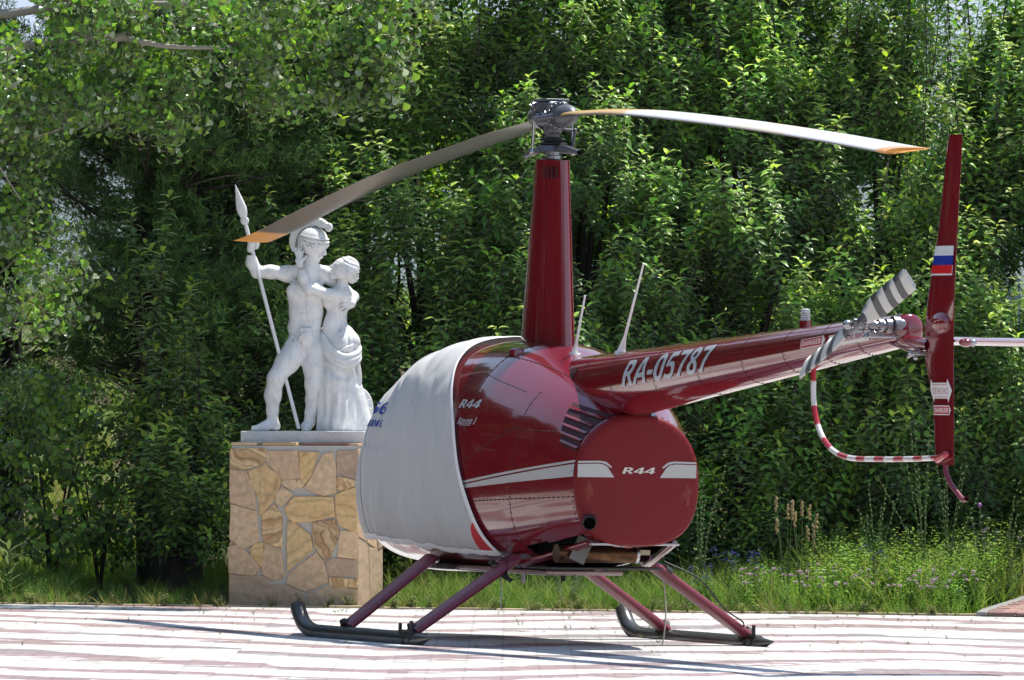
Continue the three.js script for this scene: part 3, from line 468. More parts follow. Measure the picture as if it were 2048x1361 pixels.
// fin, stabiliser, tail rotor, guard
{
  const out = [[2.92, 5.61, 5.775, 0.03], [2.915, 5.608, 5.776, 0.034], [2.43, 5.5, 5.735, 0.045], [1.92, 5.35, 5.7, 0.06], [1.75, 5.342, 5.702, 0.064], [1.48, 5.45, 5.715, 0.055], [1.16, 5.497, 5.725, 0.045], [1.13, 5.5, 5.725, 0.04]].reverse();
  const foil = [[0, 0], [0.03, 0.5], [0.12, 0.85], [0.3, 1], [0.55, 0.8], [0.8, 0.45], [1, 0.12]], ring = [...foil.map(([a, b]) => [a, -b]), ...foil.slice(1).reverse().map(([a, b]) => [a, b])], R = ring.length;
  const T = out.map((o) => o);
  const g = grid(40, R, (u, v) => { const y = lerp(1.13, 2.92, u), q = Math.round(v * R) % R, a = interp(T, y, 1), b = interp(T, y, 2), t = interp(T, y, 3) / 3.2, [c, h] = ring[q]; return [h * t, y, lerp(a, b, c)]; }, null, true);
  const cap = (y) => grid(1, R, (u, v) => { const q = Math.round(v * R) % R, a = interp(T, y, 1), b = interp(T, y, 2), t = interp(T, y, 3) / 3.2, [c, h] = ring[q]; return [h * t * u, y, lerp(lerp(a, b, 0.4), lerp(a, b, c), u)]; });
  const fin = part(heli, 'tail_fin', [g, cap(2.92), cap(1.13)], M.redPlain);
  const skin = (y, f) => { const a = interp(T, y, 1), b = interp(T, y, 2), t = interp(T, y, 3) / 3.2; let i = 0; while (i < foil.length - 2 && f > foil[i + 1][0]) i++; return [-(t * lerp(foil[i][1], foil[i + 1][1], clamp((f - foil[i][0]) / (foil[i + 1][0] - foil[i][0]))) + 0.0035), y, lerp(a, b, f)]; };
  const decal = (name, y0, y1, f0, f1, m) => part(fin, name, grid(14, 8, (u, v) => skin(lerp(y0, y1, v), lerp(f0, f1, u))), m);
  decal('flag', 2.158, 2.318, 0.06, 0.93, canvasMat(256, 256, (c, w, h) => { c.fillStyle = '#e4e4e6'; c.fillRect(0, 0, w, h); c.fillStyle = '#14319c'; c.fillRect(0, h * 0.33, w, h * 0.32); c.fillStyle = '#d8101c'; c.fillRect(0, h * 0.65, w * 0.98, h * 0.29); }, { transparent: false }));
  const W = '#e9e4e0', Rd = '#b0131f';
  decal('danger_arrow_sign', 1.465, 1.6, 0.05, 0.985, canvasMat(400, 330, (c, w, h) => { c.fillStyle = W; c.beginPath(); c.moveTo(4, h * 0.5); c.lineTo(70, 6); c.lineTo(80, h * 0.18); c.lineTo(w - 80, h * 0.18); c.lineTo(w - 70, 6); c.lineTo(w - 4, h * 0.5); c.lineTo(w - 70, h - 6); c.lineTo(w - 80, h * 0.82); c.lineTo(80, h * 0.82); c.lineTo(70, h - 6); c.fill(); c.fillStyle = Rd; c.fillRect(78, h * 0.24, w - 156, 7); c.fillRect(78, h * 0.74, w - 156, 7); c.save(); c.translate(0, 6); lettering(c, 'ОПАСНО', w, h, '#a3182a', '78px sans-serif', 0, 0.68, 1.5); c.restore(); }));
  decal('danger_sign', 1.398, 1.455, 0.14, 0.93, canvasMat(400, 150, (c, w, h) => { c.fillStyle = W; c.beginPath(); c.moveTo(0, 6); c.lineTo(w - 40, 6); c.lineTo(w - 2, h / 2); c.lineTo(w - 40, h - 6); c.lineTo(0, h - 6); c.fill(); c.fillStyle = Rd; c.fillRect(6, 22, w - 48, h - 44); lettering(c, 'DANGER', w - 34, h, '#f4eeec', 'bold 84px sans-serif', 0, 0.86, 1.1); }));
  const fr = []; for (let y = 1.2; y < 2.9; y += 0.05) for (const f of [0.14, 0.93]) fr.push([new THREE.Matrix4().makeTranslation(...skin(y, f).map((q, i) => (i ? q : q + 0.0035)))]);
  instances(fin, 'fin_rivets', new THREE.IcosahedronGeometry(0.003, 1), M.seam, fr, 'stuff');
  part(heli, 'fin_bulb', [ball(0.056, -0.005, 1.9, 5.56, 1, 1.05, 1.7, 28, 18)], M.redPlain);
  part(heli, 'fin_mount', [taperTube([V(-0.02, 1.86, 4.9), V(-0.02, 1.8, 5.15), V(0, 1.78, 5.4)], (t) => lerp(0.05, 0.035, t), 16, 12), rod(V(-0.06, 1.83, 5.1), V(-0.03, 1.74, 5.36), 0.012, 0.012, 8), rod(V(-0.07, 1.79, 5.02), V(-0.03, 1.725, 5.34), 0.008, 0.008, 8)], M.redPlain);
  part(heli, 'fin_bracket', [bx(0.05, 0.02, 0.12, -0.04, 1.735, 5.33, 0.005), rod(V(-0.07, 1.715, 5.26), V(-0.02, 1.755, 5.33), 0.01, 0.01, 8), ball(0.016, -0.06, 1.735, 5.28), ball(0.013, -0.045, 1.71, 5.31)], M.steel);
  // horizontal stabiliser to starboard
  const st = grid(24, 24, (u, v) => { const a = v * Math.PI * 2, c = lerp(0.3, 0.24, u), x = lerp(0.02, 1.02, u); return [x, 1.803 + 0.024 * Math.sin(a) * (1 - 0.5 * Math.max(0, Math.cos(a))), 5.54 + (c / 2) * Math.cos(a)]; }, null, true);
  const hs = part(heli, 'stabiliser', [st, ball(0.12, 1.02, 1.803, 5.54, 0.2, 0.2, 1)], M.redPlain);
  part(heli, 'tail_light', [ball(0.026, 0.07, 1.795, 5.71, 1.5, 0.95, 1.4)], M.redPlain); part(hs, 'tail_light_lens', ball(0.021, 0.1, 1.794, 5.735, 1, 1, 1.1), M.steel);
  // tail rotor and gearbox
  const gz = 5.1, gy = 1.887;
  part(heli, 'tail_gearbox', [rod(V(0.05, gy, gz), V(-0.09, gy, gz), 0.05, 0.052, 28), bx(0.1, 0.075, 0.085, -0.03, gy, gz + 0.015, 0.03), ball(0.05, 0.04, gy, gz, 0.7, 1, 1), rod(V(-0.05, gy + 0.04, gz), V(-0.05, gy + 0.065, gz), 0.017, 0.014, 16), rod(V(-0.07, gy - 0.005, gz + 0.045), V(-0.07, gy - 0.005, gz + 0.065), 0.02, 0.02, 18), rod(V(-0.1, gy, gz), V(-0.13, gy, gz), 0.036, 0.036, 24)], mat([0.3, 0.3, 0.31], { roughness: 0.33, metalness: 0.75 }));
  part(heli, 'tail_rotor_shaft', [rod(V(-0.1, gy, gz), V(-0.34, gy, gz), 0.02, 0.02, 16), rod(V(-0.15, gy, gz), V(-0.175, gy, gz), 0.034, 0.034, 20), rod(V(-0.2, gy, gz), V(-0.235, gy, gz), 0.03, 0.03, 20), rod(V(-0.25, gy, gz), V(-0.265, gy, gz), 0.036, 0.036, 20), ball(0.026, -0.36, gy, gz)], M.steel);
  part(heli, 'control_rod', [rod(V(-0.02, gy - 0.06, gz + 0.04), V(-0.26, gy - 0.065, gz + 0.02), 0.007, 0.007, 8), ball(0.015, -0.26, gy - 0.065, gz + 0.02), bx(0.09, 0.03, 0.02, -0.2, gy - 0.05, gz + 0.02, 0.006), rod(V(-0.2, gy - 0.03, gz), V(-0.27, gy - 0.06, gz + 0.02), 0.009, 0.009, 8)], M.steel);
  const tr = { of: heli, turned: new THREE.Matrix4().makeRotationX(-0.335).setPosition(-0.31, gy, gz) };
  part(tr, 'tail_rotor_hub', [bx(0.035, 0.05, 0.3, 0, 0, 0, 0.012), bx(0.06, 0.036, 0.12, 0, 0, 0, 0.01), rod(V(0, 0.03, -0.12), V(0, -0.03, -0.12), 0.016, 0.016, 12), rod(V(0, 0.03, 0.12), V(0, -0.03, 0.12), 0.016, 0.016, 12), rod(V(-0.04, 0, 0.06), V(0.02, 0, 0.06), 0.014, 0.014, 10), rod(V(-0.04, 0, -0.06), V(0.02, 0, -0.06), 0.014, 0.014, 10)], M.gunmetal);
  for (const s of [1, -1]) {
    const pos = [], col = [], idx = [], cross = [[-0.5, 0], [-0.4, 0.05], [-0.15, 0.065], [0.2, 0.04], [0.5, 0], [0.2, -0.04], [-0.15, -0.065], [-0.4, -0.05]], K = cross.length;
    const bands = [[0.74, 0.66], [0.66, 0.585], [0.585, 0.52], [0.52, 0.445], [0.445, 0.36], [0.36, 0.28]];
    const stations = [0.12, 0.2, 0.28]; for (const b of [...bands].reverse()) stations.push(b[1] + 0.0005, (b[0] + b[1]) / 2, b[0] - 0.0005); stations.push(0.742, 0.75);
    stations.forEach((r) => { const ch = lerp(0.08, 0.135, smooth(0.1, 0.3, r)) * (r > 0.745 ? 0.9 : 1), th = lerp(0.4, 1, smooth(0.3, 0.12, r)) * 0.8, k = bands.findIndex(([a, b]) => r <= a && r > b), white = r > 0.74 || k % 2 === 0, c = k < 0 && r < 0.3 ? [0.6, 0.59, 0.55] : white ? [0.62, 0.61, 0.57] : [0.09, 0.09, 0.085]; const tw = 0.42; for (const [a, b] of cross) { const y = a * ch, x = b * ch * (0.9 + th); pos.push(x * Math.cos(tw) - s * y * Math.sin(tw), y * Math.cos(tw) + s * x * Math.sin(tw), s * r); col.push(...c); } });
    for (let i = 0; i < stations.length - 1; i++) for (let j = 0; j < K; j++) { const a = i * K + j, b = i * K + (j + 1) % K; idx.push(a, a + K, b, b, a + K, b + K); }
    const e = (stations.length - 1) * K; for (let j = 1; j < K - 1; j++) idx.push(e, e + j, e + j + 1);
    const bg = new THREE.BufferGeometry(); bg.setAttribute('position', new THREE.Float32BufferAttribute(pos, 3)); bg.setAttribute('color', new THREE.Float32BufferAttribute(col, 3)); bg.setIndex(idx); bg.computeVertexNormals();
    part(tr, 'tail_rotor_blade', bg, mat([1, 1, 1], { vertexColors: true, roughness: 0.45 }), s > 0 ? 'striped tail rotor blade pointing up and back' : 'striped tail rotor blade pointing down and forward');
  }
  // striped guard bow
  const path = curve([V(0, 1.69, 3.843), V(0, 1.6, 3.845), V(0, 1.475, 3.851), V(0, 1.36, 3.895), V(0, 1.262, 3.99), V(0, 1.19, 4.14), V(0, 1.155, 4.36), V(-0.004, 1.152, 4.757), V(-0.01, 1.158, 5.2), V(-0.03, 1.168, 5.56), V(-0.03, 1.172, 5.6)]), N = 240, SEG = 14;
  const tg = new THREE.TubeGeometry(path, N, 0.0155, SEG), cl = []; const edges = [0, 0.05, 0.12, 0.175, 0.23, 0.285, 0.34, 0.4, 0.46, 0.515, 0.575, 0.64, 0.70, 0.765, 0.83, 0.895, 0.955, 1.01];
  for (let i = 0; i <= N; i++) { let k = 0; while (i / N > edges[k + 1]) k++; for (let j = 0; j <= SEG; j++) cl.push(...(k % 2 ? [0.72, 0.7, 0.68] : [0.42, 0.01, 0.025])); }
  tg.setAttribute('color', new THREE.Float32BufferAttribute(cl, 3));
  const gd = part(heli, 'tail_guard', tg, mat([1, 1, 1], { vertexColors: true, roughness: 0.28, clearcoat: 0.8, clearcoatRoughness: 0.08 }));
  part(gd, 'guard_end', [rod(V(-0.03, 1.16, 5.58), V(-0.03, 1.185, 5.68), 0.021, 0.018, 14), ball(0.019, -0.03, 1.187, 5.69)], mat([0.42, 0.02, 0.03], { roughness: 0.3, clearcoat: 0.8 }));
  part(heli, 'tail_skid', [tube([V(0, 1.15, 5.62), V(0, 1.09, 5.63), V(0, 1.03, 5.69), V(0, 0.965, 5.81), V(0, 0.945, 5.86), V(0, 0.952, 5.9)], 0.0145, 30, 12)], M.plum);
}

// ---------------------------------------------------------------- fabric cover over the cabin
{
  const cover = place(thing('cabin_cover', 'off-white fabric cover draped over the cabin and nose of the red helicopter', 'cover'));
  const edge = [[0.5, 0.42], [0.562, 0.4], [0.767, 0.309], [1.0, 0.16], [1.3, -0.02], [1.509, -0.24], [1.69, -0.47], [1.78, -0.56], [1.9, -0.58]];
  const zb = (y) => interp(edge, clamp(y, 0.5, 1.9), 1), low = (z) => lerp(0.6, 0.535, smooth(-2.0, 0.4, z)) + 0.02 * noise(z * 3, 1.1);
  const wr = (x, y, z) => 0.03 * fbm(z * 5.5 + 0.6 * y, y * 0.55, x > 0 ? 3 : 8, 3) * smooth(1.8, 1.3, y) + 0.03 * fbm(z * 1.5, y * 1.3, x > 0 ? 5 : 9, 3) + 0.004 * noise(z * 7, y * 3.5, 2) - 0.014 * smooth(0.16, 0, Math.abs(noise(z * 2.6 + 0.5 * y, y * 0.9, x > 0 ? 12 : 15))) * smooth(1.75, 1.5, y) - 0.012 * smooth(0.14, 0, Math.abs(noise(z * 1.9, y * 2.4 + z, x > 0 ? 22 : 25)));
  const at = (u, v, extra = 0) => {
    const s = v * 2 - 1; let z = 0, th = 0, p = [0, 1.2, 0];
    for (let k = 0; k < 4; k++) {
      z = lerp(-2.33, zb(p[1]), u < 0.25 ? (1 - Math.cos(u * 4 * Math.PI / 2)) * 0.25 : u);
      const [, yc, , hb, , nb] = sec(z), q = clamp((yc - low(z)) / Math.max(hb, 0.001)), lim = Math.PI / 2 + (q >= 1 ? Math.PI / 2 : Math.asin(q ** (nb / 2)));
      th = Math.PI / 2 + s * lim; p = bodyPt(z, th);
    }
    const loose = 0.016 + 0.02 * smooth(1.5, 1.75, p[1]) * smooth(-0.3, -1.1, z) + (0.02 * smooth(-1.2, -1.7, z)) * smooth(1.3, 1.0, p[1]);
    const o = bodyPt(z, th, Math.max(0.007, loose + wr(p[0], p[1], z) * smooth(1, 0.86, u)) + extra);
    o[2] -= 0.03 * smooth(0.12, 0, u); return o;
  };
  const soil = dataTex(512, 512, (x, y) => { const v = 0.93 + 0.12 * fbm(x / 80, y / 120, 2.5, 4) - 0.05 * smooth(0.15, 0.5, fbm(x / 30, y / 60, 8.8, 3)); return [0.6 * v, 0.6 * v, 0.595 * v]; }, true, true);
  const cloth = mat([1, 1, 1], { map: soil, roughness: 0.85, sheen: 0.3, sheenColor: rgb(0.6, 0.6, 0.6), transmission: 0.12, thickness: 0 });
  part(cover, 'fabric', grid(120, 140, (u, v) => at(u, v)), cloth);
  const hemM = mat([0.78, 0.78, 0.79], { roughness: 0.8 });
  const hem = (f, w0, w1, n = 120) => grid(n, 2, (u, v) => f(u, v));
  part(cover, 'back_binding', grid(160, 3, (u, v) => at(lerp(1.003, 0.985, v), lerp(0.0, 1, u), 0.004 + 0.004 * Math.sin(v * Math.PI))), hemM);
  part(cover, 'lower_binding', [grid(120, 3, (u, v) => at(lerp(0.05, 1, u), lerp(0.998, 0.975, v), 0.004 + 0.004 * Math.sin(v * Math.PI))), grid(120, 3, (u, v) => at(lerp(0.05, 1, u), lerp(0.002, 0.025, v), 0.004 + 0.004 * Math.sin(v * Math.PI)))], hemM);
  part(cover, 'seam_line', [taperTube([...Array(30)].map((_, i) => V(...at(lerp(0.36, 0.3, i / 29), lerp(0.6, 0.975, i / 29), 0.002))), () => 0.002, 60, 5)], mat([0.25, 0.25, 0.27], { roughness: 0.9 }));
  const print = canvasMat(512, 512, (c, w, h) => { c.save(); lettering(c, 'R66', w, h * 0.62, '#1c3f9e', 'bold 250px sans-serif', 0, 0.92, 1.05); c.translate(0, h * 0.6); lettering(c, 'TURBINE', w, h * 0.36, '#1c3f9e', 'bold 110px sans-serif', 0, 0.94, 1.35); c.restore(); }, { roughness: 0.8, clearcoat: 0 });
  // printed on the port cheek: looked up by height and distance along the nose
  const onSide = (z, y, off) => { let a = 0.5, b = 1; for (let k = 0; k < 13; k++) { const m = (a + b) / 2; at(uAt(z, m), m, off)[1] > y ? (a = m) : (b = m); } return at(uAt(z, (a + b) / 2), (a + b) / 2, off); };
  const uAt = (z, v) => { let a = 0, b = 1; for (let k = 0; k < 13; k++) { const m = (a + b) / 2; at(m, v)[2] < z ? (a = m) : (b = m); } return a; };
  part(cover, 'cover_lettering', grid(14, 10, (u, v) => onSide(lerp(-1.92, -1.15, u), lerp(1.255, 1.45, v), 0.005)), print);
  part(cover, 'red_gusset', grid(8, 12, (u, v) => { const y = lerp(0.555, 0.72, v); return onSide(zb(y) - 0.03 - u * (0.15 * (1 - v) ** 0.6 + 0.004), y, 0.006); }), mat([0.5, 0.012, 0.02], { roughness: 0.7 }));
  part(cover, 'care_label', grid(3, 3, (u, v) => onSide(zb(0.8) - 0.07 + u * 0.045, lerp(0.78, 0.81, v), 0.005)), mat([0.45, 0.46, 0.5], { roughness: 0.8 }));
  const end = at(0.995, 0.995), st = V(...end);
  const strap = (pts, w, parent) => { const c = curve(pts), n = 40; return grid(n, 2, (u, v) => { const p = c.getPointAt(u); return [p.x, p.y + 0.3 * w * (v - 0.5), p.z + w * (v - 0.5)]; }); };
  const sp = part(cover, 'strap', [strap([st, V(-0.56, 0.49, 0.44), V(-0.545, 0.42, 0.56), V(-0.5, 0.385, 0.6), V(-0.44, 0.41, 0.6)], 0.055), strap([V(-0.47, 0.515, 0.42), V(-0.52, 0.475, 0.56), V(-0.53, 0.41, 0.6), V(-0.5, 0.375, 0.6)], 0.045)], M.black);
  part(sp, 'buckle', bx(0.03, 0.03, 0.05, -0.565, 0.488, 0.455, 0.006), M.rubber);
  part(cover, 'cord', [tube([st, V(-0.55, 0.47, 0.46), V(-0.53, 0.4, 0.5), V(-0.53, 0.33, 0.53), V(-0.535, 0.25, 0.52), V(-0.525, 0.21, 0.52)], 0.004, 30, 6), tube([V(0.53, 0.44, 0.44), V(0.56, 0.37, 0.42), V(0.575, 0.2, 0.42), V(0.56, 0.05, 0.43), V(0.545, -0.005, 0.44)], 0.0045, 40, 6)], M.rope);
  part(cover, 'leg_strap', [rod(V(0.5, 0.455, 0.5), V(0.54, 0.43, 0.5), 0.098, 0.098, 24).translate(0, 0, 0).applyMatrix4(new THREE.Matrix4().identity())].map((g) => { const p = g.attributes.position; for (let i = 0; i < p.count; i++) { const dz = p.getZ(i) - 0.5; p.setZ(i, 0.5 + dz * 0.98); const cx = 0.52, cy = 0.4425, dx = p.getX(i) - cx, dy = p.getY(i) - cy; const along = dx * 0.848 - dy * 0.53, across = dx * 0.53 + dy * 0.848; p.setX(i, cx + along * 0.848 + across * 0.4 * 0.53); p.setY(i, cy - along * 0.53 + across * 0.4 * 0.848); } g.computeVertexNormals(); return g; }), M.black);
}
// ---------------------------------------------------------------- flagstone pedestal
const PED = { x: -1.515, z: -61.32, turn: (-10 * Math.PI) / 180, w: 0.9, h: 1.13, d: 0.9 };
PED.y = SLOPE * PED.x - 0.006;
{
  const ped = thing('stone_pedestal', 'square pedestal faced with irregular sandstone flags, under the white marble couple', 'pedestal', [PED.x, PED.y, PED.z], PED.turn);
  const sand = (seed, c0, c1, band, fr) => dataTex(512, 512, (x, y) => {
    const u = x / 512, v = y / 512, warp = 0.22 * fbm(u * 3, v * 3, seed, 3), q = (v * 1.0 + u * 0.25 + warp) * fr, s = 0.5 + 0.5 * Math.sin(q * 6.28 + 1.5 * noise(q * 1.7, 3, seed)), l = Math.pow(0.5 + 0.5 * Math.sin(q * 14 + 2), 6);
    const g = 0.86 + 0.35 * fbm(u * 14, v * 14, seed + 2, 4) + 0.1 * noise(u * 90, v * 90, seed), t = clamp(s * band + 0.4 * fbm(u * 5, v * 5, seed + 4, 3));
    return [0, 1, 2].map((i) => lerp(c0[i], c1[i], t) * g * (1 - 0.45 * l * band));
  }, true, true);
  const tx = [sand(1, [0.4, 0.29, 0.19], [0.36, 0.24, 0.16], 0.25, 3), sand(2, [0.42, 0.31, 0.18], [0.28, 0.17, 0.09], 0.9, 5), sand(3, [0.4, 0.285, 0.15], [0.34, 0.215, 0.11], 0.5, 3), sand(4, [0.32, 0.235, 0.17], [0.26, 0.19, 0.14], 0.3, 2)];
  const mats = tx.map((t) => [[2.0, 1.95, 1.8], [1.8, 1.72, 1.62], [2.1, 2.0, 1.78]].map((c) => { const m = mat(c, { map: t.clone(), roughness: 0.88, bumpMap: t, bumpScale: 0.004 }); m.map.repeat.set(1.7, 1.7); m.map.needsUpdate = true; return m; }));
  const mortar = mat([0.5, 0.48, 0.43], { roughness: 0.95 });
  part(ped, 'mortar_core', bx(PED.w - 0.014, PED.h, PED.d - 0.014, 0, PED.h / 2 - 0.004, -PED.d / 2 - 0.002), mortar);
  const face = [
    [1, 97, 188, 330, 188, 335, 275, 215, 322, 97, 322], [0, 337, 205, 560, 205, 572, 385, 455, 395, 350, 272], [2, 572, 210, 705, 212, 655, 360, 607, 432, 582, 380], [0, 737, 225, 800, 215, 820, 300, 825, 482, 740, 502, 607, 450, 660, 375],
    [3, 835, 205, 976, 200, 973, 385, 880, 368, 835, 330], [0, 91, 332, 200, 345, 248, 445, 273, 605, 93, 550], [2, 217, 345, 335, 295, 443, 388, 438, 430, 400, 520, 322, 630, 290, 640, 287, 520, 232, 400],
    [0, 452, 408, 545, 400, 552, 440, 520, 462, 470, 440], [0, 563, 400, 606, 402, 592, 448, 558, 448], [1, 837, 373, 955, 405, 940, 445, 860, 470, 827, 450], [0, 410, 500, 450, 447, 525, 498, 452, 572, 416, 560],
    [2, 477, 590, 542, 517, 800, 517, 813, 648, 640, 678, 530, 685, 487, 640], [2, 822, 500, 966, 450, 973, 750, 900, 728, 847, 700, 826, 620], [0, 98, 570, 270, 617, 283, 815, 180, 865, 92, 800],
    [1, 312, 650, 397, 565, 450, 642, 446, 860, 370, 835, 320, 808], [2, 492, 682, 535, 692, 590, 732, 643, 777, 662, 870, 618, 908, 490, 1018, 488, 840], [1, 667, 690, 815, 672, 843, 745, 828, 800, 790, 908, 745, 943, 692, 870, 667, 790],
    [0, 857, 748, 969, 757, 969, 928, 837, 918], [0, 78, 860, 145, 845, 213, 902, 298, 1000, 250, 1045, 85, 1030], [2, 232, 880, 265, 832, 322, 832, 302, 988, 242, 920], [0, 332, 832, 440, 880, 468, 1050, 390, 1083, 320, 1040, 310, 980],
    [0, 502, 1040, 690, 892, 738, 960, 768, 1090, 620, 1158, 482, 1100], [3, 757, 962, 800, 932, 969, 945, 969, 1050, 780, 1050], [1, 777, 1063, 969, 1073, 969, 1130, 792, 1125], [3, 88, 1052, 330, 1057, 380, 1120, 368, 1280, 88, 1280],
    [3, 387, 1117, 470, 1112, 598, 1182, 628, 1282, 387, 1282], [3, 632, 1182, 780, 1117, 970, 1150, 970, 1282, 650, 1282],
  ];
  const r = rng(12), K = PED.w / 880;
  const slab = (pts, dep) => {
    // rough the outline a little, then bevel it
    const q = [], n = pts.length; for (let i = 0; i < n; i++) { const a = pts[i], b = pts[(i + 1) % n], m = 3; for (let k = 0; k < m; k++) { const t = k / m, j = k ? 0.005 : 0; q.push(new THREE.Vector2(lerp(a[0], b[0], t) + (r() - 0.5) * j, lerp(a[1], b[1], t) + (r() - 0.5) * j)); } }
    const c = q.reduce((s, p) => s.add(p), new THREE.Vector2()).divideScalar(q.length); q.forEach((p) => { const d = p.clone().sub(c); p.addScaledVector(d.normalize(), 0.007); });
    return new THREE.ExtrudeGeometry(new THREE.Shape(q), { depth: dep, bevelEnabled: true, bevelThickness: 0.006, bevelSize: 0.005, bevelOffset: -0.005, bevelSegments: 2, curveSegments: 1 });
  };
  for (const [k, ...c] of face) {
    const pts = []; for (let i = 0; i < c.length; i += 2) pts.push([(c[i] - 535) * K, Math.max((1268 - c[i + 1]) * K, -0.02)]);
    const s = part(ped, 'stone', slab(pts, 0.012 + r() * 0.008), mats[k][Math.floor(r() * 3)]); s.position.z = -0.018 + r() * 0.005;
    const uv = s.geometry.attributes.uv, a = r() * 3 - 1.5, ox = r(), oy = r(); for (let i = 0; i < uv.count; i++) { const x = uv.getX(i), y = uv.getY(i); uv.setXY(i, x * Math.cos(a) - y * Math.sin(a) + ox, x * Math.sin(a) + y * Math.cos(a) + oy); }
  }
  // the shaded flank, and plain flags on the two hidden sides
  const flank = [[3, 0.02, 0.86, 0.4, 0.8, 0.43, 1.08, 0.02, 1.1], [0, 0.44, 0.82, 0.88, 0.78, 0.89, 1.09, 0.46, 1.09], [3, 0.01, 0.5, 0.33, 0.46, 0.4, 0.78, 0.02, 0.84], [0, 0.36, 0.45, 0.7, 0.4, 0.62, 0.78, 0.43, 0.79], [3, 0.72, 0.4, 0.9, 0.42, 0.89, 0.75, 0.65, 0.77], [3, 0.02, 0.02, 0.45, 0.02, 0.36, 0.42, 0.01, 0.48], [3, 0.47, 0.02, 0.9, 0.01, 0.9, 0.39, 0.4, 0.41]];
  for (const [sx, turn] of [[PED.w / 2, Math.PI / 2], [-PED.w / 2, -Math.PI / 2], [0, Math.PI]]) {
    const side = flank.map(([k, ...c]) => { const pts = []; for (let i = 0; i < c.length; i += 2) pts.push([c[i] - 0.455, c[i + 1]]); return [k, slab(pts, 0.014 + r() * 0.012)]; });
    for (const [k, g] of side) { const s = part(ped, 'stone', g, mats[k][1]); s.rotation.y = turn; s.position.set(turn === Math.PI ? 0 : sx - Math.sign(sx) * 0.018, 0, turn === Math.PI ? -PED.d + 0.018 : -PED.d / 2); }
  }
  for (const [x, w, m] of [[-0.36, 0.19, mats[0][0]], [-0.11, 0.25, mats[1][2]], [0.215, 0.34, mat([0.17, 0.085, 0.06], { roughness: 0.85 })], [0.425, 0.06, mats[3][0]]]) part(ped, 'cap_stone', bx(w - 0.008, 0.022, PED.d - 0.02, x, PED.h + 0.009 - (x > 0 ? 0.006 : 0), -PED.d / 2, 0.004), m);
}

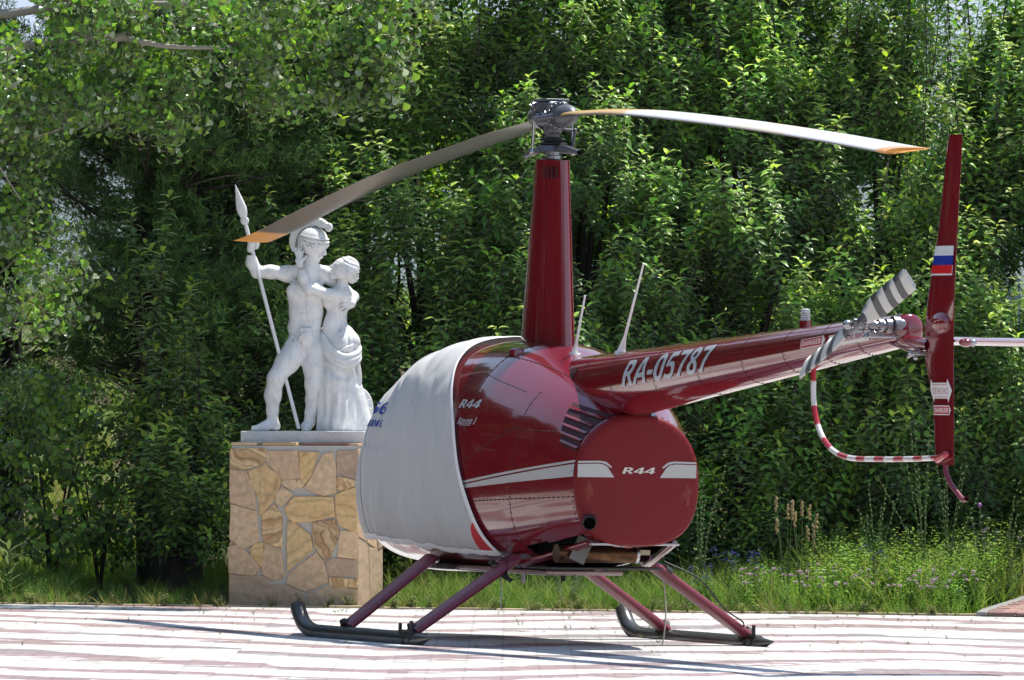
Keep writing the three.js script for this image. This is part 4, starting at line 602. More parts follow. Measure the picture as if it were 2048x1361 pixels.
// ---------------------------------------------------------------- marble couple (drawn in units of 3.48 mm, feet at 0, x to the right, z to the viewer)
{
  const S = 0.0035, st = thing('marble_statue', 'white marble couple embracing, helmeted man with spear and draped woman, on a stone pedestal', 'statue', [-1.449, PED.y + PED.h + 0.098, -61.75]);
  const vein = dataTex(512, 512, (x, y) => { const a = fbm(x / 90, y / 90, 2, 5), l = Math.pow(1 - Math.abs(fbm(x / 130 + a, y / 130, 5, 4)) * 1.6, 14), g = 0.98 + 0.08 * a; const v = clamp(l, 0, 1) * 0.12; return [(0.74 - v) * g, (0.735 - v) * g, (0.72 - v * 0.9) * g]; }, true, true);
  const grime = dataTex(512, 512, (x, y) => { const g = 1 + 0.14 * fbm(x / 60, y / 110, 3, 5) - 0.16 * smooth(0.15, 0.45, fbm(x / 34, y / 120, 9, 4)), l = Math.pow(Math.max(0, 1 - Math.abs(fbm(x / 120, y / 150, 5, 4)) * 3), 6) * 0.1; return [0.775 * g - l, 0.775 * g - l, 0.765 * g - l * 0.9]; }, true, true), marble = mat([1, 1, 1], { map: grime, roughness: 0.5, clearcoat: 0.12, clearcoatRoughness: 0.4 }), slabM = mat([0.97, 0.98, 1], { map: vein, roughness: 0.4 }); vein.repeat.set(1.6, 0.16);
  const cone = (ax, ay, az, ra, bx_, by, bz, rb) => {  // tapered capsule, ay/by given as photo heights above the feet
    const dx = bx_ - ax, dy = by - ay, dz = bz - az, L2 = dx * dx + dy * dy + dz * dz || 1e-6;
    return (x, y, z) => { const t = Math.min(1, Math.max(0, ((x - ax) * dx + (y - ay) * dy + (z - az) * dz) / L2)), px = x - ax - dx * t, py = y - ay - dy * t, pz = z - az - dz * t; return Math.sqrt(px * px + py * py + pz * pz) - (ra + (rb - ra) * t); };
  };
  const ell = (cx, cy, cz, rx, ry, rz, tilt = 0) => { const c = Math.cos(tilt), s = Math.sin(tilt), m = Math.min(rx, ry, rz); return (x, y, z) => { const a = x - cx, b = y - cy, u = (a * c + b * s) / rx, v = (-a * s + b * c) / ry, w = (z - cz) / rz, k = Math.sqrt(u * u + v * v + w * w); return (k - 1) * m * (0.6 + 0.4 * Math.min(k, 2)); }; };
  const blend = (list, k) => (x, y, z) => { let d = 1e3; for (const f of list) { const b = f(x, y, z); if (b > d + k) continue; if (d > b + k) { d = b; continue; } const h = 0.5 + (0.5 * (b - d)) / k; d = b * (1 - h) + d * h - k * h * (1 - h); } return d; };
  const P = (px, py) => [px - 610, 866 - py];          // photo place to statue units
  const C = (a, az, ra, b, bz, rb) => { const [x0, y0] = P(...a), [x1, y1] = P(...b); return cone(x0, y0, az, ra, x1, y1, bz, rb); };
  const E = (a, z, rx, ry, rz, t) => { const [x, y] = P(...a); return ell(x, y, z, rx, ry, rz, t); };
  const mesh = (f, lo, hi, c) => { const g = nets(f, lo, hi, c).scale(S, S, S), p = g.attributes.position, uv = new Float32Array(p.count * 2); for (let i = 0; i < p.count; i++) { uv[i * 2] = (p.getX(i) + 0.6 * p.getZ(i)) * 2.2; uv[i * 2 + 1] = p.getY(i) * 1.5; } g.setAttribute('uv', new THREE.BufferAttribute(uv, 2)); return g; };
  const carve = (f, list, k) => (x, y, z) => { let d = f(x, y, z); for (const g of list) { const b = -g(x, y, z); const h = Math.max(k - Math.abs(d - b), 0) / k; d = Math.max(d, b) + h * h * k * 0.25; } return d; };
  // man
  const chain = (pts, k = 1) => { const out = []; for (let i = 0; i < pts.length - 1; i++) { const [a, az, ra] = pts[i], [b, bz, rb] = pts[i + 1]; out.push(C(a, az, ra, b, bz, rb)); } return out; };
  const manBody = blend([
    E([612, 592], 0, 39, 33, 23), E([612, 628], 0, 35, 34, 21), E([611, 662], 0, 31, 34, 19), E([611, 692], -1, 33, 25, 22),
    E([594, 587], 15, 20, 15, 9, -0.1), E([630, 587], 15, 20, 15, 9, 0.1), E([573, 552], 0, 15, 16, 15), E([652, 553], -3, 15, 16, 15),
    C([616, 538], 0, 13, [582, 548], 0, 11), C([622, 538], 0, 13, [648, 549], -2, 11), C([617, 556], 0, 15, [621, 518], 3, 13.5),
    ...chain([[[571, 551], 0, 14.5], [[540, 548], 3, 12.8], [[515, 549], 7, 11]]), ...chain([[[513, 548], 7, 11.2], [[504, 530], 11, 11], [[501, 505], 15, 7]]),
    ...chain([[[655, 556], -6, 14], [[688, 585], -22, 12], [[706, 598], -14, 10]]), C([706, 598], -14, 10, [704, 608], 8, 8),
    ...chain([[[592, 703], 3, 26], [[575, 728], 16, 23], [[553, 759], 27, 17]]), ...chain([[[552, 762], 27, 16.5], [[546, 795], 17, 16], [[545, 825], 11, 11], [[545, 848], 9, 9]]), E([553, 757], 36, 10, 12, 8),
    C([546, 848], 7, 10, [530, 857], 14, 8.5), C([530, 857], 14, 8.5, [508, 861], 24, 5.5), E([552, 857], 4, 9, 8, 9),
    ...chain([[[629, 703], 2, 26], [[629, 738], 8, 22], [[627, 772], 13, 16.5]]), ...chain([[[627, 775], 13, 16], [[628, 803], 4, 16], [[622, 830], 2, 11], [[619, 848], 0, 9]]), E([627, 772], 21, 10, 12, 8),
    C([619, 849], 0, 10, [613, 857], 14, 9), C([613, 857], 14, 9, [610, 862], 27, 6), E([600, 660], -8, 24, 20, 14),
  ], 9);
  const groove = (x, y, z, r) => { const [a, b] = P(x, y); return ell(a, b, z, r[0], r[1], r[2]); };
  const man = carve(manBody, [groove(612, 588, 26, [2, 20, 5]), groove(611, 640, 24.5, [1.8, 36, 5]), groove(598, 628, 24, [11, 1.6, 5]), groove(625, 628, 24, [11, 1.6, 5]), groove(598, 645, 23, [10, 1.5, 5]), groove(625, 645, 23, [10, 1.5, 5]), groove(596, 606, 25, [17, 1.8, 5]), groove(629, 606, 25, [17, 1.8, 5]), groove(586, 672, 18, [2, 16, 6]), groove(637, 672, 18, [2, 16, 6]), groove(611, 664, 21, [2.4, 2.4, 4])], 3);
  // bends of the fingers are points from the knuckle on
  const hand = (palm, fingers) => blend([...palm, ...fingers.flatMap((f) => f.slice(1).map((p, i) => cone(...f[i], ...p)))], 1.6);
  const fing = (pts, r) => pts.map(([x, y, z], i) => [...P(x, y), z, r * (1 - 0.12 * i)]);
  const handSpear = hand([C([501, 503], 15, 7, [504, 492], 17, 9), E([504, 488], 16, 8, 11, 7)], [
    fing([[505, 479], [513, 478], [516, 483], [511, 486]].map(([x, y], i) => [x, y, [18, 24, 16, 11][i]]), 3.2), fing([[506, 484], [515, 484], [517, 489], [511, 492]].map(([x, y], i) => [x, y, [19, 25, 16, 11][i]]), 3.2),
    fing([[506, 490], [515, 490], [517, 495], [511, 497]].map(([x, y], i) => [x, y, [19, 24, 16, 11][i]]), 3.1), fing([[505, 496], [513, 496], [515, 500], [510, 502]].map(([x, y], i) => [x, y, [18, 23, 16, 12][i]]), 2.7), fing([[500, 487], [504, 477], [511, 473]].map(([x, y], i) => [x, y, [22, 25, 22][i]]), 3.3)]);
  const handBack = hand([C([705, 603], 2, 8, [703, 612], 12, 8.5), E([702, 612], 12, 9, 9, 6)], [
    fing([[697, 606, 15], [688, 606, 20], [681, 609, 19]], 3.2), fing([[697, 611, 16], [687, 612, 22], [679, 616, 20]], 3.2), fing([[698, 616, 16], [689, 618, 22], [682, 622, 20]], 3.1), fing([[700, 620, 15], [693, 624, 20], [687, 628, 19]], 2.7), fing([[703, 604, 13], [699, 598, 17], [693, 596, 18]], 3.2)]);
  // heads: f is the way the face looks, u its up
  const head = (px, py, pz, f, u, size) => {
    const F = V(...f).normalize(), R = new THREE.Vector3().crossVectors(V(...u), F).normalize(), U = new THREE.Vector3().crossVectors(F, R), [cx, cy] = P(px, py), o = V(cx, cy, pz);
    const w = (r, uu, ff) => { const p = o.clone().addScaledVector(R, r * size).addScaledVector(U, uu * size).addScaledVector(F, ff * size); return [p.x, p.y, p.z]; };
    const b = (a, ra, c, rc) => cone(...w(...a), ra * size, ...w(...c), rc * size), s = (a, r) => b(a, r, [a[0], a[1] + 0.01, a[2]], r);
    const base = blend([s([0, 0.16, -0.12], 0.86), s([0, 0.2, 0.2], 0.76), b([0, -0.3, 0.38], 0.5, [0, -0.78, 0.52], 0.24), b([-0.4, -0.2, 0.1], 0.4, [-0.22, -0.66, 0.4], 0.22), b([0.4, -0.2, 0.1], 0.4, [0.22, -0.66, 0.4], 0.22)], 0.22 * size);
    const feat = blend([base, b([0, 0.1, 0.93], 0.1, [0, -0.22, 1.1], 0.1), b([-0.1, -0.28, 0.98], 0.08, [0.1, -0.28, 0.98], 0.08), b([-0.42, 0.17, 0.78], 0.1, [-0.1, 0.14, 0.9], 0.09), b([0.42, 0.17, 0.78], 0.1, [0.1, 0.14, 0.9], 0.09), b([-0.16, -0.47, 0.86], 0.06, [0.16, -0.47, 0.86], 0.06), b([-0.13, -0.58, 0.83], 0.07, [0.13, -0.58, 0.83], 0.07), s([0, -0.8, 0.68], 0.14), b([0.84, 0.1, -0.05], 0.12, [0.8, -0.22, 0.02], 0.09), b([-0.84, 0.1, -0.05], 0.12, [-0.8, -0.22, 0.02], 0.09)], 0.08 * size);
    const eyes = [-1, 1].flatMap((q) => [cone(...w(q * 0.3, 0.0, 0.93), 0.13 * size, ...w(q * 0.38, 0.0, 0.86), 0.12 * size)]);
    const lids = blend([-1, 1].map((q) => s([q * 0.32, -0.01, 0.72], 0.145)), 0.02);
    const mouth = b([-0.16, -0.525, 0.96], 0.025, [0.16, -0.525, 0.96], 0.025);
    const cut = carve(feat, [...eyes, mouth], 0.06 * size);
    return { f: (x, y, z) => Math.min(cut(x, y, z), lids(x, y, z)), w, s, b };
  };
  const mh = head(626, 497, 3, [0.83, -0.3, 0.5], [0.1, 1, 0.05], 29);
  const box = (px, py, pz, r) => { const [x, y] = P(px, py); return [[x - r, y - r, pz - r], [x + r, y + r, pz + r]]; };
  const joinMesh = (...list) => join(list.map((g) => g));
  part(st, 'man', joinMesh(mesh(man, [-132, -12, -42], [112, 352, 52], 2.0), mesh(handSpear, ...box(507, 490, 18, 26), 0.9), mesh(handBack, ...box(694, 612, 12, 26), 0.9), mesh(mh.f, ...box(628, 495, 8, 42), 1.2)), marble, 'naked marble man, one foot forward, right arm raised');
  part(st, 'hair_curls', [...Array(34)].map((_, i) => { const a = -1.9 + (i / 33) * 3.8, k = 0.93 + 0.07 * (i % 2), p = mh.w(Math.sin(a) * k * 0.94, 0.38 - 0.18 * (i % 3) * (Math.abs(a) > 0.8 ? 1 : 0.35), Math.cos(a) * k * 0.98 - 0.02); return new THREE.SphereGeometry(3.4, 9, 7).translate(...p).scale(S, S, S); }), marble);
  // helmet: cap, brim band, neck guard; crest on a ridge
  {
    const cap = mesh((x, y, z) => { const d = Math.max(Math.min(mh.s([0, 0.3, -0.08], 1.04)(x, y, z), mh.b([0, 0.2, -0.5], 0.72, [0, -0.6, -0.62], 0.5)(x, y, z)), -mh.s([0, 0.1, 0.1], 0.97)(x, y, z)); const [ox, oy, oz] = mh.w(0, 0.40, 0), [tx, ty, tz] = mh.w(0, 1.4, 0.15), [bx0, by0, bz0] = mh.w(0, 0.2, -0.32), [fx, fy, fz] = mh.w(0, 0.2, -1.3); const n = V(tx - ox, ty - oy, tz - oz).normalize(), m = V(fx - bx0, fy - by0, fz - bz0).normalize(); const front = -((x - ox) * n.x + (y - oy) * n.y + (z - oz) * n.z), back = -((x - bx0) * m.x + (y - by0) * m.y + (z - bz0) * m.z); return Math.max(d, Math.min(front, back)); }, ...box(620, 490, 0, 50), 1.2);
    const band = []; for (let i = 0; i <= 40; i++) { const a = -2.1 + (i / 40) * 4.2; band.push(V(...mh.w(Math.sin(a) * 1.0, 0.46 + 0.1 * Math.cos(a), Math.cos(a) * 1.04 - 0.08))); }
    const rope = [0, 1].map((k) => new THREE.TubeGeometry(new THREE.CatmullRomCurve3(band.map((p) => p.clone().add(V(0, k * 6, 0)))), 80, k ? 1.6 : 2.4, 7).scale(S, S, S));
    part(st, 'helmet', [cap, ...rope], marble);
    // crest: ribs fan from the ridge
    const ridge = curve([[0, -0.75, -1.06], [0, -0.25, -1.32], [0, 0.5, -1.28], [0, 1.08, -0.9], [0, 1.42, -0.25], [0, 1.42, 0.35]].map((q) => mh.w(...q))), top = curve([[0, -0.8, -1.5], [0, -0.1, -1.98], [0, 0.9, -1.86], [0, 1.72, -1.2], [0, 2.05, -0.1], [0, 1.9, 0.75], [0, 1.55, 1.0]].map((q) => mh.w(...q))), side = V(...mh.w(1, 0, 0)).sub(V(...mh.w(0, 0, 0))).normalize();
    const cr = grid(150, 24, (u, v) => { const a = ridge.getPoint(u), b = top.getPoint(u), t = v < 0.5 ? v * 2 : 2 - v * 2, w = (v < 0.5 ? 1 : -1) * (6 * Math.sqrt(Math.max(0, 1 - t ** 6)) + 0.9 * Math.abs(Math.sin(u * 58)) * (1 - t * 0.3)); const p = a.lerp(b, t).addScaledVector(side, w); return [p.x * S, p.y * S, p.z * S]; });
    const curlC = V(...mh.w(0, 1.62, 0.82)); part(st, 'helmet_crest', [cr, new THREE.TorusGeometry(5, 4.2, 10, 20).applyQuaternion(new THREE.Quaternion().setFromUnitVectors(V(0, 0, 1), side)).translate(...curlC).scale(S, S, S), ball(5, curlC.x, curlC.y, curlC.z).scale(S, S, S)], marble);
  }
  // fig leaf
  part(st, 'fig_leaf', mesh((x, y, z) => { const [cx, cy] = P(612, 681), a = Math.atan2(x - cx, -(y - cy - 14)); return Math.min(ell(cx, cy, 24, 15, 19, 9)(x, y, z) - 1.2 * Math.abs(Math.sin(a * 6)) + 0.6, Math.min(...[-9, -3, 3, 9].map((q) => cone(cx + q, cy + 17, 24, 4.5, cx + q, cy + 18, 24, 4.5)(x, y, z)))); }, ...box(612, 681, 24, 30), 1.1), marble);
  // spear
  { const [ax, ay] = P(488, 440), [bx1, by1] = P(598, 862), a = V(ax, ay, 15), b = V(bx1, by1, 26), d = b.clone().sub(a).normalize(), up = d.clone().negate(), q = (t) => a.clone().addScaledVector(up, t);
    const headG = new THREE.LatheGeometry([[0.2, 70], [3.5, 56], [8, 34], [10.5, 20], [9.5, 10], [6, 0], [8.5, -2], [8.5, -9], [6, -12], [4.5, -14]].map(([x, y]) => new THREE.Vector2(x, y)), 16).scale(1, 1, 0.65).applyQuaternion(new THREE.Quaternion().setFromUnitVectors(V(0, 1, 0), up)).translate(a.x, a.y, a.z);
    part(st, 'spear', [rod(a, b, 4, 3.6, 14).scale(S, S, S), headG.scale(S, S, S)], marble); }
  // woman
  const wh = head(686, 546, 8, [-0.72, 0.42, 0.3], [0.45, 0.9, 0.0], 25);
  const woman = blend([
    E([676, 606], 2, 25, 28, 20, 0.1), E([673, 640], 2, 21, 30, 17), E([682, 678], 3, 29, 27, 22), E([704, 689], 10, 17, 19, 17), E([687, 697], 20, 18, 20, 15), E([655, 608], 8, 11, 12, 11), E([660, 660], 6, 15, 24, 15),
    E([688, 594], 10, 14, 14, 13), E([669, 592], -14, 12, 13, 11), C([683, 586], 3, 12, [686, 560], 4, 10.5), C([686, 580], 4, 10, [690, 592], 8, 11),
    ...chain([[[687, 596], 14, 12.5], [[655, 594], 27, 11.4], [[618, 581], 33, 9.6]]), ...chain([[[617, 581], 33, 9.8], [[606, 560], 31, 9.2], [[600, 535], 27, 6.2]]),
    C([682, 690], 8, 24, [664, 770], 22, 18), C([664, 770], 22, 17, [688, 842], 20, 9), C([668, 690], -4, 22, [662, 790], -8, 16),
    C([690, 846], 22, 8, [680, 858], 34, 6.5), C([680, 858], 34, 6.5, [667, 862], 40, 4), C([690, 848], 20, 8, [706, 842], 14, 7),
  ], 8);
  const womanC = carve(woman, [groove(697, 694, 33, [1.8, 20, 8]), groove(680, 640, 19.5, [1.8, 34, 4])], 3);
  const handNeck = hand([C([600, 535], 27, 6.2, [598, 526], 25, 7), E([598, 524], 25, 6.5, 9, 5.5)], [fing([[595, 518, 26], [592, 509, 25], [592, 502, 21]], 2.6), fing([[598, 517, 27], [596, 507, 26], [597, 499, 22]], 2.6), fing([[601, 517, 26], [601, 507, 25], [602, 500, 21]], 2.5), fing([[603, 519, 24], [605, 511, 23], [607, 505, 20]], 2.3), fing([[603, 528, 27], [608, 522, 28], [612, 517, 26]], 2.7)]);
  part(st, 'woman', joinMesh(mesh(womanC, [-36, -6, -40], [122, 322, 56], 2.0), mesh(handNeck, ...box(600, 516, 24, 26), 0.9), mesh(wh.f, ...box(684, 545, 10, 37), 1.2)), marble, 'marble woman leaning back, seen from behind, bare to the hips');
  const hairF = (x, y, z) => { const a = Math.min(wh.s([0, 0.32, -0.22], 1.0)(x, y, z), wh.s([0.0, -0.05, -0.95], 0.5)(x, y, z), wh.b([0, 0.9, 0.0], 0.28, [0, 1.1, 0.16], 0.1)(x, y, z), wh.b([-0.6, 0.1, -0.3], 0.5, [0.6, 0.1, -0.3], 0.5)(x, y, z)), [ox, oy, oz] = wh.w(0, 0.36, 0.42), [qx, qy, qz] = wh.w(0, 0.1, 1.4), n = V(qx - ox, qy - oy, qz - oz).normalize(); const face = (x - ox) * n.x + (y - oy) * n.y + (z - oz) * n.z; return Math.max(a, face) - 0.9 * Math.sin(x * 0.42 + y * 0.75 + 2 * Math.sin(z * 0.15 + y * 0.1)) ; };
  part(st, 'hair', mesh(hairF, ...box(690, 546, 6, 42), 1.1), marble);
  // drapery: slips from the hips, clings to the legs and spreads on the ground
  const drapeBase = blend([C([684, 704], 6, 32, [672, 770], 14, 27), C([672, 770], 14, 27, [684, 838], 12, 30), C([656, 700], -4, 20, [654, 800], 6, 22), C([654, 800], 6, 20, [650, 860], 8, 16), C([700, 760], 4, 18, [722, 858], 2, 24), C([676, 858], 8, 34, [700, 862], 4, 26)], 12);
  const drape = (x, y, z) => {
    const d = drapeBase(x, y, z), yy = y / 170, a = Math.atan2(z - 6, x - 66), long = Math.sin(a * 11 + 5 * yy + 2.4 * noise(a * 1.6, y * 0.012, 2)) * smooth(1.0, 0.35, yy), swag = Math.sin(y * 0.28 - Math.abs(x - 78) * 0.12 + 1.5 * noise(x * 0.03, y * 0.03, 5)) * smooth(0.42, 0.75, yy);
    return Math.max(d - 1.5 * long - 2.0 * swag, y - 160 - 0.32 * (x - 62) + 0.006 * (z) ** 2 - 9, -y);
  };
  part(st, 'drapery', mesh(drape, [6, -4, -34], [132, 192, 60], 1.5), marble);
  { const P3 = (px, py, z) => { const [x, y] = P(px, py); return V(x * S, y * S, z * S); };
    const roll = (dy, dz, r) => taperTube([P3(646, 662 + dy, -14), P3(648, 682 + dy, 16 + dz), P3(664, 704 + dy, 33 + dz), P3(690, 718 + dy, 38 + dz), P3(712, 712 + dy, 26 + dz), P3(718, 700 + dy, 6), P3(708, 690 + dy, -14)], (t) => r * S * (0.75 + 0.35 * Math.sin(t * Math.PI)), 50, 10);
    part(st, 'drapery_roll', [roll(0, 0, 6.5), roll(9, 2, 6), roll(17, 0, 6.5), taperTube([P3(712, 714, 14), P3(718, 760, 8), P3(712, 810, 8), P3(716, 860, 8)], (t) => (5 + 3 * t) * S, 30, 8), taperTube([P3(704, 716, 26), P3(708, 762, 18), P3(702, 812, 18), P3(704, 860, 20)], (t) => (4.5 + 3 * t) * S, 30, 8)], marble); }
  // shield leaning behind, rock at her feet
  { const [x, y] = P(718, 822), sh = [new THREE.LatheGeometry([[0, 7], [14, 6.4], [28, 4.6], [38, 1.6], [41, 2.4], [44, 2], [44.5, -2], [40, -3], [0, 0]].map(([a, b]) => new THREE.Vector2(a, b)), 48).rotateX(Math.PI / 2).scale(0.76, 1.0, 1.3).rotateY(0.35).translate(x - 4, y, -20), ...[...Array(12)].map((_, i) => ball(2.2, 0, 0, 0).translate(x - 4 + 27 * Math.cos(i / 6 * Math.PI), y + 34 * Math.sin(i / 6 * Math.PI), -12 - 10 * Math.cos(i / 6 * Math.PI)))];
    part(st, 'shield', sh.map((g) => g.scale(S, S, S)), marble);
    part(st, 'rock', (() => { const g = new THREE.IcosahedronGeometry(22, 4), p = g.attributes.position; for (let i = 0; i < p.count; i++) { const n = 1 + 0.35 * noise(p.getX(i) * 0.08, p.getY(i) * 0.08, p.getZ(i) * 0.08); p.setXYZ(i, p.getX(i) * n * 0.8, p.getY(i) * n * 0.8, p.getZ(i) * n); } g.computeVertexNormals(); const [qx, qy] = P(728, 858); return g.translate(qx, qy, 2).scale(S, S, S); })(), marble); }
  part(st, 'plinth', new RoundedBoxGeometry(0.88, 0.083, 0.5, 2, 0.006).rotateY(PED.turn).translate(0.03, -0.0425, 0.0), slabM);
}
// ---------------------------------------------------------------- vegetation
const leafMat = (o = {}) => mat([1, 1, 1], { vertexColors: true, roughness: 1, transmission: 0.52, thickness: 0, clearcoat: 0.4, clearcoatRoughness: 0.24, ...o });
const LEAF = leafMat(), NEEDLE = leafMat({ clearcoat: 0.05, transmission: 0.2 }), GRASS = leafMat({ clearcoat: 0, transmission: 0.45, specularIntensity: 0.4 });
const BARK = mat([0.035, 0.028, 0.022], { roughness: 0.95 }), DARKBARK = mat([0.03, 0.022, 0.018], { roughness: 0.95 }), PALEBARK = mat([0.32, 0.29, 0.25], { roughness: 0.9 }), DEADWOOD = mat([0.16, 0.13, 0.11], { roughness: 0.95 });
class Foliage {                                       // collects leaf blades and stems with a colour per vertex
  constructor() { this.p = []; this.c = []; this.i = []; }
  vert(v, c) { this.p.push(v.x, v.y, v.z); this.c.push(...c); return this.p.length / 3 - 1; }
  // outline: half widths along the blade; droop bends the tip down, fold lifts the two halves
  leaf(base, dir, up, len, wid, color, outline, droop = 0.3, fold = 0.25) {
    const D = dir.clone().normalize(), R = new THREE.Vector3().crossVectors(D, up).normalize(), U = new THREE.Vector3().crossVectors(R, D), n = outline.length - 1; let prev = null;
    for (let k = 0; k <= n; k++) {
      const t = k / n, o = base.clone().addScaledVector(D, len * t).addScaledVector(U, -droop * len * t * t), w = outline[k] * wid * 0.5, m = this.vert(o, color);
      const row = w > 0 ? [this.vert(o.clone().addScaledVector(R, -w).addScaledVector(U, fold * w), color), m, this.vert(o.clone().addScaledVector(R, w).addScaledVector(U, fold * w), color)] : [m, m, m];
      if (prev) for (const s of [0, 1]) { const [a, b, c, d] = [prev[s], prev[s + 1], row[s], row[s + 1]]; if (a !== b) this.i.push(a, b, d); if (c !== d) this.i.push(a, d, c); }
      prev = row;
    }
  }
  stem(pts, r0, r1, color, seg = 4) {
    let prev = null; const up = V(0.3, 0.2, 1).normalize();
    pts.forEach((o, k) => { const d = (pts[k + 1] ?? o).clone().sub(pts[k - 1] ?? o).normalize(), a = new THREE.Vector3().crossVectors(d, up).normalize(), b = new THREE.Vector3().crossVectors(d, a), r = lerp(r0, r1, k / (pts.length - 1)), ring = []; for (let j = 0; j < seg; j++) { const q = (j / seg) * Math.PI * 2; ring.push(this.vert(o.clone().addScaledVector(a, r * Math.cos(q)).addScaledVector(b, r * Math.sin(q)), color)); } if (prev) for (let j = 0; j < seg; j++) { const n = (j + 1) % seg; this.i.push(prev[j], prev[n], ring[n], prev[j], ring[n], ring[j]); } prev = ring; });
  }
  build() { const g = new THREE.BufferGeometry(); g.setAttribute('position', new THREE.Float32BufferAttribute(this.p, 3)); g.setAttribute('color', new THREE.Float32BufferAttribute(this.c, 3)); g.setIndex(this.i); g.computeVertexNormals(); return g; }
}
const mix3 = (a, b, t) => a.map((x, i) => lerp(x, b[i], t));
const OVATE = [0.08, 0.82, 1, 0.62, 0], HEART = [0.6, 1, 0.66, 0.22, 0], LANCE = [0.15, 0.8, 0.9, 0.5, 0];
// a leafy apple shoot: mature leaves below, a pale arching rosette at the tip
function appleShoot(seed) {
  const r = rng(seed), f = new Foliage(), L = 0.3, bend = V((r() - 0.5) * 0.1, 0, (r() - 0.5) * 0.1), at = (t) => V(bend.x * t * t, L * t, bend.z * t * t);
  f.stem([0, 0.35, 0.7, 1].map(at), 0.0035, 0.0015, [0.09, 0.075, 0.045]);
  const n = 17;
  for (let k = 0; k < n; k++) {
    const t = 0.04 + 0.96 * (k / (n - 1)) ** 0.85, a = k * 2.399 + r() * 0.5, tip = smooth(0.72, 1, t), el = lerp(0.05, 0.85, tip) + (r() - 0.5) * 0.5;
    const d = V(Math.cos(a) * Math.cos(el), Math.sin(el), Math.sin(a) * Math.cos(el)), c = mix3([0.095, 0.235, 0.016], [0.5, 0.76, 0.05], tip * 0.8 + 0.2 * r() ** 2).map((x) => x * (0.8 + 0.4 * r()));
    const len = lerp(0.085, 0.078, tip) * (0.7 + 0.5 * r()), b = at(t).addScaledVector(d, 0.012);
    f.leaf(b, d, V(0, 1, 0.001), len, len * 0.54, c, OVATE, 0.2 + 0.35 * r() + 0.25 * tip, 0.35);
  }
  return f.build();
}
function limbTo(from, to, rnd, r0, r1) { const m = from.clone().lerp(to, 0.5).add(V((rnd() - 0.5) * 0.3, 0.18 * from.distanceTo(to) * rnd(), (rnd() - 0.5) * 0.3)); return taperTube([from, m, to], (t) => lerp(r0, r1, t), 10, 6); }
function appleTree(x, z, R, H, n, seed, label, o = {}) {
  const r = rng(seed), y0 = groundY(x, z), t = thing('apple_tree', label, 'tree', [x, y0 - 0.05, z], 0);
  const trunkTop = V((r() - 0.5) * 0.2, H * 0.32, (r() - 0.5) * 0.2);
  part(t, 'trunk', taperTube([V(0, -0.1, 0), V((r() - 0.5) * 0.08, H * 0.15, (r() - 0.5) * 0.08), trunkTop], (q) => lerp(0.11, 0.06, q), 14, 9), BARK);
  const limbs = [], spots = [], placed = [];
  const prof = (y) => { const q = y / H; return (0.72 + 0.28 * smooth(0.06, 0.32, q)) * (1 - 0.68 * smooth(0.3, 1.05, q)); };
  for (let k = 0; k < n; k++) {
    const y = H * lerp(o.low ?? 0.045, 1, r() ** 1.05), a = r() < 0.45 ? Math.PI * r() : r() * Math.PI * 2, rad = R * prof(y) * Math.sqrt(lerp(0.25, 1, r())) * (1 + 0.3 * noise(Math.cos(a) * 1.7 + seed, y * 0.9, Math.sin(a) * 1.7));
    const p = V(Math.cos(a) * rad, y, Math.sin(a) * rad * (o.deep ?? 1) - (o.back ?? 1.0) * smooth(0.2, 1, y / H));
    if (noise(p.x * 1.5 + x * 1.5, p.y * 1.5, (p.z + z) * 1.5) < -0.21 - (o.full ?? 0)) continue;
    if (o.gap?.(p.x + x, p.y)) continue;
    spots.push(p);
    if (k % 9 === 0) limbs.push(limbTo(V(0, Math.min(trunkTop.y, y * 0.55), 0).lerp(trunkTop, 0.2), p, r, 0.03, 0.007));
    const tone = 0.6 + 0.75 * r(), warm = r(), col = rgb(tone * (0.82 + 0.3 * warm), tone, tone * (0.8 + 0.3 * r())), m = 10 + Math.floor(r() * 11), sz = 0.13 + 0.13 * r();
    const out = V(Math.cos(a), 0, Math.sin(a));
    for (let j = 0; j < m; j++) {
      const q = p.clone().add(V((r() + r() - 1) * sz * 1.35, (r() + r() - 1) * sz * 1.5, (r() + r() - 1) * sz * 1.35)), d = V(0, 1, 0).addScaledVector(out, 0.15 + 0.45 * r()).add(V((r() - 0.5) * 0.6, 0, (r() - 0.5) * 0.6));
      placed.push([pose(q, d, r() * 6.28, [0.55 + 0.5 * r(), 0.5 + 0.5 * r(), 0.55 + 0.5 * r()]), col.clone().multiplyScalar(0.85 + 0.3 * r())]);
    }
  }
  // sprays that stand out of the crown, tips up
  for (const p of spots) for (let j = 0; j < 3; j++) { const q = p.clone().add(V((r() - 0.5) * 0.3, 0.1 + 0.2 * r(), 0.05 + 0.25 * r())), t1 = 0.95 + 0.5 * r(); placed.push([pose(q, V((r() - 0.5) * 0.35, 1, 0.1 + 0.25 * r()), r() * 6.28, 0.72 + 0.35 * r()), rgb(t1 * 1.1, t1, t1 * 0.85)]); }
  // long upright water shoots
  for (let k = 0; k < (o.shoots ?? 10); k++) { const a = r() * 6.28, rr = R * Math.sqrt(r()), y = H * lerp(0.75, 1.0, r()), b = V(Math.cos(a) * rr, y, Math.sin(a) * rr), h = 0.5 + 0.7 * r(), lean = V((r() - 0.5) * 0.3, 1, (r() - 0.5) * 0.3).normalize(), e = b.clone().addScaledVector(lean, h); limbs.push(taperTube([b, b.clone().lerp(e, 0.5).add(V(0.02, 0, 0)), e], (q) => lerp(0.006, 0.002, q), 6, 5)); for (let q = 0.1; q <= 1; q += 0.16) placed.push([pose(b.clone().lerp(e, q), lean.clone().add(V((r() - 0.5) * 0.3, 0, (r() - 0.5) * 0.3)), r() * 6.28, 0.75 + 0.3 * r()), rgb(1.0, 1.05, 0.9)]); }
  part(t, 'limbs', limbs, BARK);
